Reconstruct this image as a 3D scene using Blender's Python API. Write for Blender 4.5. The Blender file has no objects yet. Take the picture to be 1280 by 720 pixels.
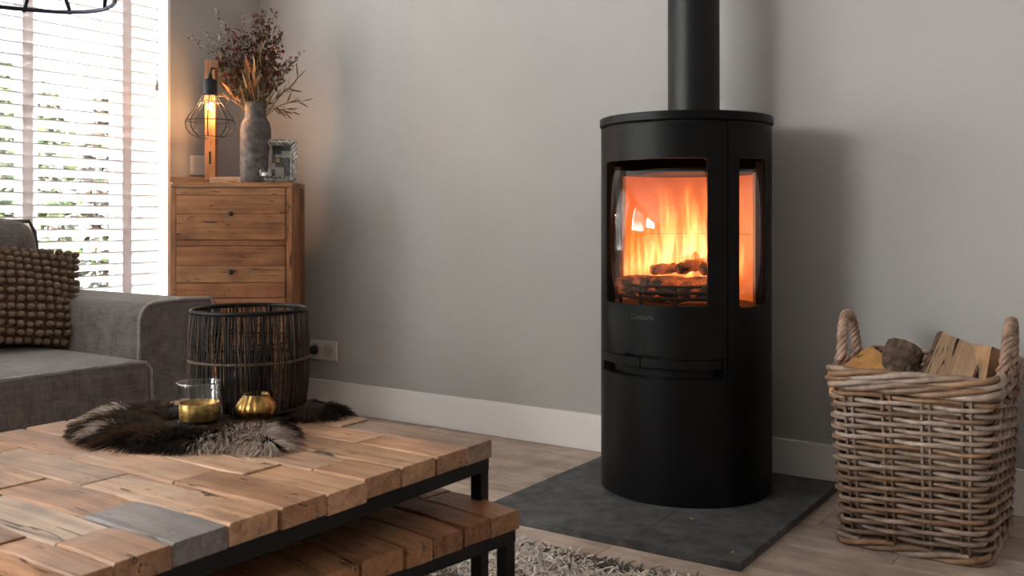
import bpy, bmesh, math, random
from mathutils import Vector, Matrix, Euler, noise

random.seed(7)
S = bpy.context.scene
C = S.collection
PI = math.pi
R = math.radians

# ------------------------------------------------------------------ camera
F_PX = 1202.4
HC = 0.79
YAW = R(33.966)
cd = bpy.data.cameras.new('camera')
cam = bpy.data.objects.new('camera', cd)
C.objects.link(cam)
cam.location = (0, 0, HC)
cam.rotation_euler = (PI / 2, 0, YAW)
cd.sensor_width = 36.0
cd.lens = F_PX / 1280 * 36.0
cd.shift_y = -84 / 1280
cd.clip_start = 0.05
cd.dof.use_dof = True
cd.dof.focus_distance = 2.9
cd.dof.aperture_fstop = 10.0
S.camera = cam

# ------------------------------------------------------------------ world, exposure
W = bpy.data.worlds.new('overcast_sky')
S.world = W
W.use_nodes = True
wn = W.node_tree
bgn = wn.nodes['Background']
bgn.inputs['Color'].default_value = (1.0, 0.975, 0.96, 1)
bgn.inputs['Strength'].default_value = 8.5
S.view_settings.view_transform = 'Standard'
S.view_settings.look = 'None'
S.view_settings.gamma = 1.0
S.view_settings.exposure = 2.5
S.view_settings.use_curve_mapping = False
S.cycles.use_denoising = True
S.cycles.max_bounces = 10
S.cycles.diffuse_bounces = 5
S.cycles.glossy_bounces = 4
S.cycles.transmission_bounces = 6
S.cycles.transparent_max_bounces = 40
S.cycles.volume_bounces = 0
S.cycles.volume_step_rate = 0.35
S.cycles.caustics_reflective = False
S.cycles.caustics_refractive = False
S.cycles.sample_clamp_indirect = 4.0

XW = -3.30      # inner face of the window wall
YW = 2.905      # inner face of the wall behind the stove
XR = 3.6
YF = -5.6
ZC = 2.5


def portal(name, y0, y1, z0, z1):
    l = bpy.data.lights.new(name, 'AREA')
    l.shape = 'RECTANGLE'
    l.size = z1 - z0
    l.size_y = y1 - y0
    l.cycles.is_portal = True
    o = bpy.data.objects.new(name, l)
    C.objects.link(o)
    o.location = (XW - 0.30, (y0 + y1) / 2, (z0 + z1) / 2)
    o.rotation_euler = (0, -PI / 2, 0)
    return o


portal('daylight_opening', 1.52, 2.43, 0.02, 2.38)
portal('daylight_opening', -0.90, 0.88, 0.76, 2.38)
portal('daylight_opening', -4.6, -1.2, 1.25, 2.42)


# ------------------------------------------------------------------ helpers
def tag(o, label=None, cat=None, group=None, kind=None):
    if label: o['label'] = label
    if cat: o['category'] = cat
    if group: o['group'] = group
    if kind: o['kind'] = kind
    return o


def thing(name, label, cat, loc=(0, 0, 0), rotz=0.0, group=None):
    o = bpy.data.objects.new(name, None)
    C.objects.link(o)
    o.location = loc
    o.rotation_euler = (0, 0, rotz)
    o.empty_display_size = 0.05
    return tag(o, label, cat, group)


class MB:
    def __init__(s):
        s.v = []
        s.f = []

    def add(s, vs, fs):
        n = len(s.v)
        s.v += [tuple(p) for p in vs]
        s.f += [tuple(i + n for i in f) for f in fs]
        return s

    def box(s, c, d, rot=None):
        hx, hy, hz = d[0] / 2, d[1] / 2, d[2] / 2
        vs = [Vector((x * hx, y * hy, z * hz)) for z in (-1, 1) for y in (-1, 1) for x in (-1, 1)]
        if rot is not None:
            vs = [rot @ p for p in vs]
        vs = [p + Vector(c) for p in vs]
        return s.add(vs, [(0, 2, 3, 1), (4, 5, 7, 6), (0, 1, 5, 4), (2, 6, 7, 3), (0, 4, 6, 2), (1, 3, 7, 5)])

    def bx(s, x0, x1, y0, y1, z0, z1):
        return s.box(((x0 + x1) / 2, (y0 + y1) / 2, (z0 + z1) / 2), (x1 - x0, y1 - y0, z1 - z0))

    def tube(s, pts, r, n=8, closed=False, caps=True, flat=1.0):
        pts = [Vector(p) for p in pts]
        m = len(pts)
        rr = r if isinstance(r, (list, tuple)) else [r] * m
        if closed:
            tans = [(pts[(i + 1) % m] - pts[i - 1]).normalized() for i in range(m)]
        else:
            tans = [(pts[min(i + 1, m - 1)] - pts[max(i - 1, 0)]).normalized() for i in range(m)]
        t0 = tans[0]
        ref = Vector((0, 0, 1)) if abs(t0.z) < 0.9 else Vector((1, 0, 0))
        u = t0.cross(ref).normalized()
        vs = []
        for i in range(m):
            t = tans[i]
            u = (u - t * u.dot(t))
            if u.length < 1e-6:
                u = t.orthogonal()
            u.normalize()
            w = t.cross(u)
            for k in range(n):
                a = 2 * PI * k / n
                vs.append(pts[i] + u * (math.cos(a) * rr[i]) + w * (math.sin(a) * rr[i] * flat))
        fs = []
        for i in range(m if closed else m - 1):
            j = (i + 1) % m
            for k in range(n):
                k2 = (k + 1) % n
                fs.append((i * n + k, i * n + k2, j * n + k2, j * n + k))
        if not closed and caps:
            fs.append(tuple(range(n - 1, -1, -1)))
            fs.append(tuple((m - 1) * n + k for k in range(n)))
        return s.add(vs, fs)

    def lathe(s, prof, n=32, c=(0, 0, 0), axis='z', ribs=0, rib_amp=0.0):
        vs = []
        idx = []
        for (r, z) in prof:
            if r < 1e-6:
                idx.append([len(vs)])
                vs.append((0, 0, z))
            else:
                row = []
                for k in range(n):
                    a = 2 * PI * k / n
                    q = r * (1 + rib_amp * math.cos(ribs * a)) if ribs else r
                    row.append(len(vs))
                    vs.append((q * math.cos(a), q * math.sin(a), z))
                idx.append(row)
        fs = []
        for a, b in zip(idx[:-1], idx[1:]):
            if len(a) == 1 and len(b) == 1:
                continue
            for k in range(n):
                k2 = (k + 1) % n
                if len(a) == 1:
                    fs.append((a[0], b[k2], b[k]))
                elif len(b) == 1:
                    fs.append((a[k], a[k2], b[0]))
                else:
                    fs.append((a[k], a[k2], b[k2], b[k]))
        if axis == 'y':      # lathe axis pointing to -y
            vs = [(x, -z, y) for (x, y, z) in vs]
        if axis == 'x':
            vs = [(z, y, -x) for (x, y, z) in vs]
        vs = [(x + c[0], y + c[1], z + c[2]) for (x, y, z) in vs]
        return s.add(vs, fs)

    def sphere(s, c, r, n=12, m=8, sc=(1, 1, 1)):
        prof = [(math.sin(PI * i / m) * r, -math.cos(PI * i / m) * r) for i in range(m + 1)]
        prof[0] = (0, -r)
        prof[-1] = (0, r)
        k = MB().lathe(prof, n)
        return s.add([(x * sc[0] + c[0], y * sc[1] + c[1], z * sc[2] + c[2]) for (x, y, z) in k.v], k.f)

    def grid(s, fn, nu, nv, closed_u=False):
        vs = [fn(i / (nu if closed_u else nu - 1), j / (nv - 1)) for j in range(nv) for i in range(nu)]
        fs = []
        for j in range(nv - 1):
            for i in range(nu if closed_u else nu - 1):
                i2 = (i + 1) % nu
                fs.append((j * nu + i, j * nu + i2, (j + 1) * nu + i2, (j + 1) * nu + i))
        return s.add(vs, fs)

    def xf(s, M):
        s.v = [tuple(M @ Vector(p)) for p in s.v]
        return s

    def mesh(s, name, bevel=0, seg=2, smooth=False, jit=0):
        me = bpy.data.meshes.new(name)
        me.from_pydata(s.v, [], s.f)
        if bevel or True:
            bm = bmesh.new()
            bm.from_mesh(me)
            bmesh.ops.recalc_face_normals(bm, faces=bm.faces)
            if bevel:
                bmesh.ops.bevel(bm, geom=list(bm.edges), offset=bevel, segments=seg, profile=0.5, affect='EDGES', clamp_overlap=True)
            bm.to_mesh(me)
            bm.free()
        if smooth:
            me.polygons.foreach_set('use_smooth', [True] * len(me.polygons))
        return me

    def build(s, name, mat, parent=None, bevel=0, seg=2, smooth=False, loc=None, rot=None, auto=False):
        me = s.mesh(name, bevel, seg, smooth or auto)
        o = link(name, me, mat, parent, loc, rot)
        if auto:
            autosmooth(o)
        return o


def link(name, me, mat, parent=None, loc=None, rot=None):
    if mat is not None and len(me.materials) == 0:
        me.materials.append(mat)
    o = bpy.data.objects.new(name, me)
    C.objects.link(o)
    if parent: o.parent = parent
    if loc is not None: o.location = loc
    if rot is not None: o.rotation_euler = rot
    return o


def autosmooth(o, ang=40):
    me = o.data
    bm = bmesh.new()
    bm.from_mesh(me)
    for e in bm.edges:
        if len(e.link_faces) == 2 and e.calc_face_angle(0) > R(ang):
            e.smooth = False
    for f in bm.faces:
        f.smooth = True
    bm.to_mesh(me)
    bm.free()


def dup(o, parent=None, loc=None, rot=None):
    c = o.copy()
    C.objects.link(c)
    c.parent = parent
    if loc is not None: c.location = loc
    if rot is not None: c.rotation_euler = rot
    return c


def structure(o):
    o['kind'] = 'structure'
    return o


# ------------------------------------------------------------------ materials
def nmat(name):
    m = bpy.data.materials.new(name)
    m.use_nodes = True
    nt = m.node_tree
    return m, nt, nt.nodes, nt.links, nt.nodes['Principled BSDF']


def simple(name, col, rough=0.5, metal=0.0, bump=0.0, bscale=200.0, var=0.0, vscale=8.0, spec=0.5, coat=0.0):
    m, nt, N, L, b = nmat(name)
    b.inputs['Base Color'].default_value = (*col, 1)
    b.inputs['Roughness'].default_value = rough
    b.inputs['Metallic'].default_value = metal
    b.inputs['Specular IOR Level'].default_value = spec
    if coat: b.inputs['Coat Weight'].default_value = coat
    tc = N.new('ShaderNodeTexCoord')
    if var:
        n = N.new('ShaderNodeTexNoise')
        n.inputs['Scale'].default_value = vscale
        n.inputs['Detail'].default_value = 6
        L.new(tc.outputs['Object'], n.inputs['Vector'])
        r = N.new('ShaderNodeValToRGB')
        r.color_ramp.elements[0].position = 0.3
        r.color_ramp.elements[1].position = 0.7
        r.color_ramp.elements[0].color = (*[max(0, c * (1 - var)) for c in col], 1)
        r.color_ramp.elements[1].color = (*[min(1, c * (1 + var)) for c in col], 1)
        L.new(n.outputs['Fac'], r.inputs['Fac'])
        L.new(r.outputs['Color'], b.inputs['Base Color'])
    if bump:
        n2 = N.new('ShaderNodeTexNoise')
        n2.inputs['Scale'].default_value = bscale
        n2.inputs['Detail'].default_value = 4
        L.new(tc.outputs['Object'], n2.inputs['Vector'])
        bp = N.new('ShaderNodeBump')
        bp.inputs['Strength'].default_value = bump
        bp.inputs['Distance'].default_value = 0.002
        L.new(n2.outputs['Fac'], bp.inputs['Height'])
        L.new(bp.outputs['Normal'], b.inputs['Normal'])
    return m


def wood(name, rough=0.55, axis=0, contrast=1.0, stretch=14.0, scale=6.0, bump=0.35, cracks=True, use_color=True, col=(0.4, 0.22, 0.1)):
    """board wood: grain along one axis of the piece, tinted by the piece's own colour"""
    m, nt, N, L, b = nmat(name)
    tc = N.new('ShaderNodeTexCoord')
    oi = N.new('ShaderNodeObjectInfo')
    mul = N.new('ShaderNodeMath'); mul.operation = 'MULTIPLY'; mul.inputs[1].default_value = 37.0
    L.new(oi.outputs['Random'], mul.inputs[0])
    add = N.new('ShaderNodeVectorMath'); add.operation = 'ADD'
    L.new(tc.outputs['Object'], add.inputs[0])
    L.new(mul.outputs[0], add.inputs[1])
    mp = N.new('ShaderNodeMapping')
    sc = [scale * stretch / 2] * 3
    sc[axis] = scale / 2.2
    mp.inputs['Scale'].default_value = sc
    L.new(add.outputs[0], mp.inputs['Vector'])
    n = N.new('ShaderNodeTexNoise')
    n.inputs['Scale'].default_value = 1.0
    n.inputs['Detail'].default_value = 8
    n.inputs['Roughness'].default_value = 0.65
    n.inputs['Distortion'].default_value = 0.6
    L.new(mp.outputs[0], n.inputs['Vector'])
    r = N.new('ShaderNodeValToRGB')
    r.color_ramp.elements[0].position = 0.28
    r.color_ramp.elements[0].color = (1 - 0.62 * contrast, 1 - 0.70 * contrast, 1 - 0.75 * contrast, 1)
    r.color_ramp.elements[1].position = 0.62
    r.color_ramp.elements[1].color = (1.05, 1.05, 1.05, 1)
    L.new(n.outputs['Fac'], r.inputs['Fac'])
    # broad blotches
    n3 = N.new('ShaderNodeTexNoise')
    n3.inputs['Scale'].default_value = 9.0
    n3.inputs['Detail'].default_value = 3
    L.new(add.outputs[0], n3.inputs['Vector'])
    r3 = N.new('ShaderNodeValToRGB')
    r3.color_ramp.elements[0].position = 0.30
    r3.color_ramp.elements[0].color = (0.66, 0.64, 0.64, 1)
    r3.color_ramp.elements[1].position = 0.62
    r3.color_ramp.elements[1].color = (1.08, 1.06, 1.04, 1)
    L.new(n3.outputs['Fac'], r3.inputs['Fac'])
    mx = N.new('ShaderNodeMix'); mx.data_type = 'RGBA'; mx.blend_type = 'MULTIPLY'
    mx.inputs[0].default_value = 1.0
    L.new(r.outputs['Color'], mx.inputs[6])
    L.new(r3.outputs['Color'], mx.inputs[7])
    mx2 = N.new('ShaderNodeMix'); mx2.data_type = 'RGBA'; mx2.blend_type = 'MULTIPLY'
    mx2.inputs[0].default_value = 1.0
    L.new(mx.outputs[2], mx2.inputs[6])
    if use_color:
        L.new(oi.outputs['Color'], mx2.inputs[7])
    else:
        mx2.inputs[7].default_value = (*col, 1)
    out = mx2.outputs[2]
    hgt = n.outputs['Fac']
    if cracks:
        # dark splits and nail holes of reclaimed wood
        mp2 = N.new('ShaderNodeMapping')
        s2 = [70.0] * 3
        s2[axis] = 9.0
        mp2.inputs['Scale'].default_value = s2
        L.new(add.outputs[0], mp2.inputs['Vector'])
        n4 = N.new('ShaderNodeTexNoise')
        n4.inputs['Scale'].default_value = 1.0
        n4.inputs['Detail'].default_value = 5
        n4.inputs['Distortion'].default_value = 1.5
        L.new(mp2.outputs[0], n4.inputs['Vector'])
        r4 = N.new('ShaderNodeValToRGB')
        r4.color_ramp.elements[0].position = 0.305
        r4.color_ramp.elements[0].color = (0.10, 0.07, 0.05, 1)
        r4.color_ramp.elements[1].position = 0.355
        r4.color_ramp.elements[1].color = (1, 1, 1, 1)
        L.new(n4.outputs['Fac'], r4.inputs['Fac'])
        mx3 = N.new('ShaderNodeMix'); mx3.data_type = 'RGBA'; mx3.blend_type = 'MULTIPLY'
        mx3.inputs[0].default_value = 1.0
        L.new(out, mx3.inputs[6])
        L.new(r4.outputs['Color'], mx3.inputs[7])
        out = mx3.outputs[2]
        ma = N.new('ShaderNodeMath'); ma.operation = 'ADD'
        L.new(n.outputs['Fac'], ma.inputs[0])
        L.new(r4.outputs['Color'], ma.inputs[1])
        hgt = ma.outputs[0]
    L.new(out, b.inputs['Base Color'])
    b.inputs['Roughness'].default_value = rough
    b.inputs['Specular IOR Level'].default_value = 0.35
    bp = N.new('ShaderNodeBump')
    bp.inputs['Strength'].default_value = bump
    bp.inputs['Distance'].default_value = 0.003
    L.new(hgt, bp.inputs['Height'])
    L.new(bp.outputs['Normal'], b.inputs['Normal'])
    return m


def objcolor(name, rough=0.6, var=0.25, scale=60.0, axis=None, bump=0.2, spec=0.4):
    """plain material that takes its tint from the object's own colour"""
    m, nt, N, L, b = nmat(name)
    oi = N.new('ShaderNodeObjectInfo')
    tc = N.new('ShaderNodeTexCoord')
    n = N.new('ShaderNodeTexNoise')
    n.inputs['Scale'].default_value = scale
    n.inputs['Detail'].default_value = 5
    L.new(tc.outputs['Object'], n.inputs['Vector'])
    r = N.new('ShaderNodeValToRGB')
    r.color_ramp.elements[0].position = 0.35
    r.color_ramp.elements[1].position = 0.65
    r.color_ramp.elements[0].color = (1 - var, 1 - var, 1 - var, 1)
    r.color_ramp.elements[1].color = (1 + var, 1 + var, 1 + var, 1)
    L.new(n.outputs['Fac'], r.inputs['Fac'])
    mx = N.new('ShaderNodeMix'); mx.data_type = 'RGBA'; mx.blend_type = 'MULTIPLY'
    mx.inputs[0].default_value = 1
    L.new(r.outputs['Color'], mx.inputs[6])
    L.new(oi.outputs['Color'], mx.inputs[7])
    L.new(mx.outputs[2], b.inputs['Base Color'])
    b.inputs['Roughness'].default_value = rough
    b.inputs['Specular IOR Level'].default_value = spec
    if bump:
        bp = N.new('ShaderNodeBump')
        bp.inputs['Strength'].default_value = bump
        bp.inputs['Distance'].default_value = 0.001
        L.new(n.outputs['Fac'], bp.inputs['Height'])
        L.new(bp.outputs['Normal'], b.inputs['Normal'])
    return m


def thin_glass(name, tint=(1, 1, 1), ior=1.45, rough=0.0):
    m, nt, N, L, b = nmat(name)
    N.remove(b)
    out = N['Material Output']
    fr = N.new('ShaderNodeFresnel'); fr.inputs['IOR'].default_value = ior
    tr = N.new('ShaderNodeBsdfTransparent'); tr.inputs['Color'].default_value = (*tint, 1)
    gl = N.new('ShaderNodeBsdfGlossy'); gl.inputs['Roughness'].default_value = rough
    mx = N.new('ShaderNodeMixShader')
    # only the face towards the ray mirrors; the far face of the thin pane lets it out
    ge = N.new('ShaderNodeNewGeometry')
    iv = N.new('ShaderNodeMath'); iv.operation = 'SUBTRACT'; iv.inputs[0].default_value = 1.0
    L.new(ge.outputs['Backfacing'], iv.inputs[1])
    mf = N.new('ShaderNodeMath'); mf.operation = 'MULTIPLY'
    L.new(fr.outputs[0], mf.inputs[0]); L.new(iv.outputs[0], mf.inputs[1])
    L.new(mf.outputs[0], mx.inputs[0])
    L.new(tr.outputs[0], mx.inputs[1])
    L.new(gl.outputs[0], mx.inputs[2])
    L.new(mx.outputs[0], out.inputs['Surface'])
    return m


def emission(name, col, st):
    m, nt, N, L, b = nmat(name)
    N.remove(b)
    e = N.new('ShaderNodeEmission')
    e.inputs['Color'].default_value = (*col, 1)
    e.inputs['Strength'].default_value = st
    L.new(e.outputs[0], N['Material Output'].inputs['Surface'])
    return m


def fabric(name, col, scale=900.0, var=0.35, rough=0.9):
    m, nt, N, L, b = nmat(name)
    tc = N.new('ShaderNodeTexCoord')
    mp = N.new('ShaderNodeMapping')
    L.new(tc.outputs['Object'], mp.inputs['Vector'])
    facs = []
    for sx in ((scale * .12, scale, scale * .12), (scale * .12, scale * .12, scale), (scale, scale * .12, scale * .12)):
        mp = N.new('ShaderNodeMapping')
        mp.inputs['Scale'].default_value = [q / 4 for q in sx]
        L.new(tc.outputs['Object'], mp.inputs['Vector'])
        n = N.new('ShaderNodeTexNoise')
        n.inputs['Scale'].default_value = 1.0
        n.inputs['Detail'].default_value = 3
        L.new(mp.outputs[0], n.inputs['Vector'])
        facs.append(n.outputs['Fac'])
    a1 = N.new('ShaderNodeMath'); a1.operation = 'ADD'
    L.new(facs[0], a1.inputs[0]); L.new(facs[1], a1.inputs[1])
    a2 = N.new('ShaderNodeMath'); a2.operation = 'ADD'
    L.new(a1.outputs[0], a2.inputs[0]); L.new(facs[2], a2.inputs[1])
    a3 = N.new('ShaderNodeMath'); a3.operation = 'MULTIPLY'; a3.inputs[1].default_value = 1 / 3
    L.new(a2.outputs[0], a3.inputs[0])
    r = N.new('ShaderNodeValToRGB')
    r.color_ramp.elements[0].position = 0.38
    r.color_ramp.elements[1].position = 0.62
    r.color_ramp.elements[0].color = (*[c * (1 - var) for c in col], 1)
    r.color_ramp.elements[1].color = (*[c * (1 + var) for c in col], 1)
    L.new(a3.outputs[0], r.inputs['Fac'])
    L.new(r.outputs['Color'], b.inputs['Base Color'])
    b.inputs['Roughness'].default_value = rough
    b.inputs['Specular IOR Level'].default_value = 0.15
    b.inputs['Sheen Weight'].default_value = 0.25
    b.inputs['Sheen Roughness'].default_value = 0.5
    bp = N.new('ShaderNodeBump')
    bp.inputs['Strength'].default_value = 0.35
    bp.inputs['Distance'].default_value = 0.001
    L.new(a3.outputs[0], bp.inputs['Height'])
    L.new(bp.outputs['Normal'], b.inputs['Normal'])
    return m


def vcol(name, rough=0.8, spec=0.2, sheen=0.0):
    m, nt, N, L, b = nmat(name)
    a = N.new('ShaderNodeAttribute')
    a.attribute_name = 'Col'
    L.new(a.outputs['Color'], b.inputs['Base Color'])
    b.inputs['Roughness'].default_value = rough
    b.inputs['Specular IOR Level'].default_value = spec
    b.inputs['Sheen Weight'].default_value = sheen
    return m


M = {}
M['plaster'] = simple('grey_plaster', (0.435, 0.418, 0.405), 0.92, bump=0.12, bscale=90, var=0.03, vscale=2.5, spec=0.2)
M['white_paint'] = simple('white_paint', (0.80, 0.79, 0.78), 0.45, bump=0.03, bscale=120)
M['white_wall'] = simple('white_wall', (0.90, 0.88, 0.86), 0.9)
M['baseboard'] = simple('baseboard_paint', (0.82, 0.785, 0.77), 0.5, bump=0.04, bscale=100)
M['slat'] = simple('white_slat', (0.66, 0.66, 0.66), 0.5)
M['tape'] = simple('ladder_tape_cloth', (0.70, 0.66, 0.66), 0.9, bump=0.3, bscale=900)
_n = M['tape'].node_tree
_t = _n.nodes.new('ShaderNodeBsdfTranslucent'); _t.inputs['Color'].default_value = (0.75, 0.70, 0.70, 1)
_m = _n.nodes.new('ShaderNodeMixShader'); _m.inputs[0].default_value = 0.5
_n.links.new(_n.nodes['Principled BSDF'].outputs[0], _m.inputs[1]); _n.links.new(_t.outputs[0], _m.inputs[2])
_n.links.new(_m.outputs[0], _n.nodes['Material Output'].inputs['Surface'])
M['tassel'] = simple('grey_tassel', (0.35, 0.34, 0.33), 0.6)
M['pane'] = thin_glass('window_glass', (0.97, 0.99, 0.98))
M['stove_glass'] = thin_glass('stove_glass', (0.97, 0.95, 0.92), ior=2.0)
M['clear_glass'] = thin_glass('clear_glass', (0.93, 0.94, 0.94), ior=1.75)
M['floor'] = wood('oak_floor', 0.55, 0, contrast=0.45, scale=7, stretch=10, bump=0.08, cracks=False)
M['sub'] = simple('floor_joint', (0.05, 0.04, 0.035), 0.9)
M['reclaimed'] = wood('reclaimed_wood', 0.42, 0, contrast=0.85, scale=8, stretch=16, bump=0.7)
M['cab_h'] = wood('cabinet_wood_lengthwise', 0.5, 0, contrast=0.9, scale=6, stretch=16, bump=0.35)
M['cab_v'] = wood('cabinet_wood_upright', 0.5, 2, contrast=0.75, scale=6, stretch=16, bump=0.35)
M['steel'] = simple('black_steel', (0.006, 0.006, 0.0065), 0.5, metal=0.0, spec=0.22)
M['stove'] = simple('stove_paint', (0.003, 0.0028, 0.0032), 0.44, bump=0.10, bscale=700, spec=0.17)
M['stove_in'] = simple('stove_inside', (0.008, 0.008, 0.008), 0.8)
M['emboss'] = simple('embossed_lettering', (0.045, 0.045, 0.048), 0.35, metal=0.3)
M['lining'] = simple('vermiculite', (0.50, 0.32, 0.19), 0.9, var=0.12, vscale=14, bump=0.3, bscale=80)
M['joint'] = simple('vermiculite_joint', (0.26, 0.16, 0.10), 0.9)
M['flue'] = simple('flue_paint', (0.007, 0.0068, 0.0085), 0.42, bump=0.05, bscale=400, spec=0.3)
M['slate'] = simple('slate', (0.078, 0.078, 0.082), 0.6, bump=0.6, bscale=70, var=0.55, vscale=22)
# pale mineral flecks in the stone
_nt = M['slate'].node_tree; _N = _nt.nodes; _L = _nt.links; _b = _N['Principled BSDF']
_tc = _N.new('ShaderNodeTexCoord'); _v = _N.new('ShaderNodeTexVoronoi'); _v.inputs['Scale'].default_value = 95
_L.new(_tc.outputs['Object'], _v.inputs['Vector'])
_lt = _N.new('ShaderNodeMath'); _lt.operation = 'LESS_THAN'; _lt.inputs[1].default_value = 0.13
_L.new(_v.outputs['Distance'], _lt.inputs[0])
_sx = _N.new('ShaderNodeSeparateColor'); _L.new(_v.outputs['Color'], _sx.inputs[0])
_gt = _N.new('ShaderNodeMath'); _gt.operation = 'GREATER_THAN'; _gt.inputs[1].default_value = 0.80
_L.new(_sx.outputs[0], _gt.inputs[0])
_mu = _N.new('ShaderNodeMath'); _mu.operation = 'MULTIPLY'
_L.new(_lt.outputs[0], _mu.inputs[0]); _L.new(_gt.outputs[0], _mu.inputs[1])
_mx = _N.new('ShaderNodeMix'); _mx.data_type = 'RGBA'; _mx.inputs[7].default_value = (.38, .37, .36, 1)
_src = _b.inputs['Base Color'].links[0].from_socket
_L.new(_mu.outputs[0], _mx.inputs[0]); _L.new(_src, _mx.inputs[6]); _L.new(_mx.outputs[2], _b.inputs['Base Color'])
M['speck'] = simple('wood_crumb', (0.45, 0.28, 0.12), 0.8)
M['fabric'] = fabric('sofa_fabric', (0.152, 0.131, 0.123))
M['piping'] = fabric('light_piping', (0.32, 0.295, 0.285))
M['fabric_dark'] = fabric('sofa_piping_fabric', (0.10, 0.094, 0.092))
M['knit'] = simple('brown_wool', (0.21, 0.148, 0.108), 0.95, bump=0.5, bscale=400, var=0.25, vscale=60, spec=0.1)
M['knit_base'] = simple('rust_cotton', (0.14, 0.070, 0.036), 0.95, bump=0.4, bscale=500, spec=0.1)
M['rattan'] = objcolor('rattan', 0.38, 0.25, 45, bump=0.25)
M['log_face'] = wood('split_log_face', 0.85, 0, contrast=0.6, scale=9, stretch=12, bump=0.9, cracks=True)
M['bark'] = simple('bark', (0.10, 0.062, 0.042), 0.95, bump=1.0, bscale=70, var=0.8, vscale=45)
M['twig'] = objcolor('twig', 0.65, 0.35, 80, bump=0.3)
M['gold'] = simple('gold_leaf', (0.40, 0.235, 0.075), 0.30, metal=1.0, bump=0.8, bscale=110, var=0.7, vscale=70)
M['leaf_gold'] = simple('mottled_gold_leaf', (0.50, 0.30, 0.095), 0.48, metal=0.75, bump=0.9, bscale=160, var=0.75, vscale=90)
M['candle'] = simple('candle_wax', (0.55, 0.48, 0.38), 0.5)
M['smoked'] = simple('smoked_glass', (0.030, 0.022, 0.022), 0.12, spec=0.6)
M['vase'] = simple('grey_stoneware', (0.115, 0.105, 0.105), 0.8, bump=1.0, bscale=55, var=0.5, vscale=40)
M['silver'] = simple('antique_silver', (0.52, 0.50, 0.48), 0.35, metal=0.85, bump=0.4, bscale=120, var=0.45, vscale=80)
M['socket'] = simple('socket_plastic', (0.72, 0.68, 0.66), 0.35)
M['socket_in'] = simple('socket_well', (0.55, 0.50, 0.48), 0.4)
M['black_plastic'] = simple('black_plastic', (0.012, 0.012, 0.012), 0.4)
M['wire'] = simple('lamp_wire', (0.018, 0.022, 0.030), 0.45, metal=0.2)
M['navy_wire'] = simple('pendant_wire', (0.012, 0.013, 0.045), 0.45)
M['filament'] = emission('filament', (1.0, 0.62, 0.25), 60)
M['bulb'] = thin_glass('bulb_glass', (1.0, 0.93, 0.82))
M['fur'] = vcol('fur_hair', 0.55, 0.3)
M['hide'] = simple('hide', (0.012, 0.007, 0.005), 0.95)
M['pile'] = vcol('rug_yarn', 0.9, 0.15, 0.2)
M['rug_back'] = simple('rug_backing', (0.25, 0.22, 0.20), 0.95)
M['leafmix'] = vcol('garden_leaf', 0.5, 0.3)
M['soil'] = simple('garden_soil', (0.05, 0.035, 0.025), 0.95)
M['paving'] = simple('garden_paving', (0.16, 0.17, 0.18), 0.9, var=0.2, vscale=4)
M['ceiling'] = simple('ceiling_paint', (0.90, 0.89, 0.87), 0.9)
M['dry'] = vcol('dried_plant', 0.85, 0.15)
M['paper'] = vcol('print_paper', 0.45, 0.3)
_m, _nt, _N, _L, _b = nmat('rim_glass')
_b.inputs['Base Color'].default_value = (.95, .96, .97, 1)
_b.inputs['Roughness'].default_value = .03
_b.inputs['Transmission Weight'].default_value = 1.0
M['rim_glass'] = _m
M['crystal'] = thin_glass('crystal', (0.93, 0.94, 0.96), ior=1.65)

# ------------------------------------------------------------------ setting
fl = structure(MB().bx(XW - 0.1, XR, YF, YW + 0.1, -0.06, -0.003).build('floor', M['sub']))
random.seed(3)
PWID, PLEN = 0.19, 1.28
row = 0
y = YW - 0.015
while y > -0.6:
    x = XW + 0.02 - random.random() * PLEN
    while x < 2.0:
        x0, x1 = max(x, XW + 0.005), min(x + PLEN, XR)
        if x1 - x0 > 0.05:
            me = MB().box((0, 0, 0), (x1 - x0 - 0.0012, PWID - 0.0012, 0.012)).mesh('plank', bevel=0.0008, seg=1)
            o = link('plank', me, M['floor'], fl, ((x0 + x1) / 2, y - PWID / 2, -0.006))
            g = random.uniform(0.85, 1.12)
            o.color = (0.54 * g, 0.435 * g, 0.365 * g, 1)
        x += PLEN
    y -= PWID
    row += 1

structure(MB().bx(XW - 0.3, XR + 0.12, YW, YW + 0.12, -0.06, ZC).build('wall_back', M['plaster']))
structure(MB().bx(XR, XR + 0.12, YF - 0.12, YW + 0.12, -0.06, ZC).build('wall_right', M['plaster']))
structure(MB().bx(XW - 0.3, XR + 0.12, YF - 0.12, YF, -0.06, ZC).build('wall_front', M['plaster']))
structure(MB().bx(XW - 0.3, XR + 0.12, YF - 0.12, YW + 0.12, ZC, ZC + 0.1).build('ceiling', M['ceiling']))
WIN = [(1.52, 2.425, 0.0, 2.38), (-0.90, 0.88, 0.76, 2.38), (-4.6, -1.2, 1.25, 2.42)]
wl = MB()
TW = 0.28
ys = [YF - 0.12, -4.6, -1.2, -0.90, 0.88, 1.52, 2.425, YW + 0.12]
for i in range(len(ys) - 1):
    a, b = ys[i], ys[i + 1]
    w = [q for q in WIN if q[0] == a and q[1] == b]
    if w:
        if w[0][2] > 0: wl.bx(XW - TW, XW, a, b, -0.06, w[0][2])
        wl.bx(XW - TW, XW, a, b, w[0][3], ZC)
    else:
        wl.bx(XW - TW, XW, a, b, -0.06, ZC)
structure(wl.build('wall_left', M['plaster']))

# baseboards: board with a thin bevelled top bead
bb = structure(MB().bx(XW, XR, YW - 0.015, YW, 0.0, 0.125).build('baseboard_back', M['baseboard'], bevel=0.002, seg=2))
structure(MB().bx(XW, XW + 0.015, 2.43, YW - 0.015, 0.0, 0.125).build('baseboard_left', M['baseboard'], bevel=0.002, seg=2))

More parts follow.
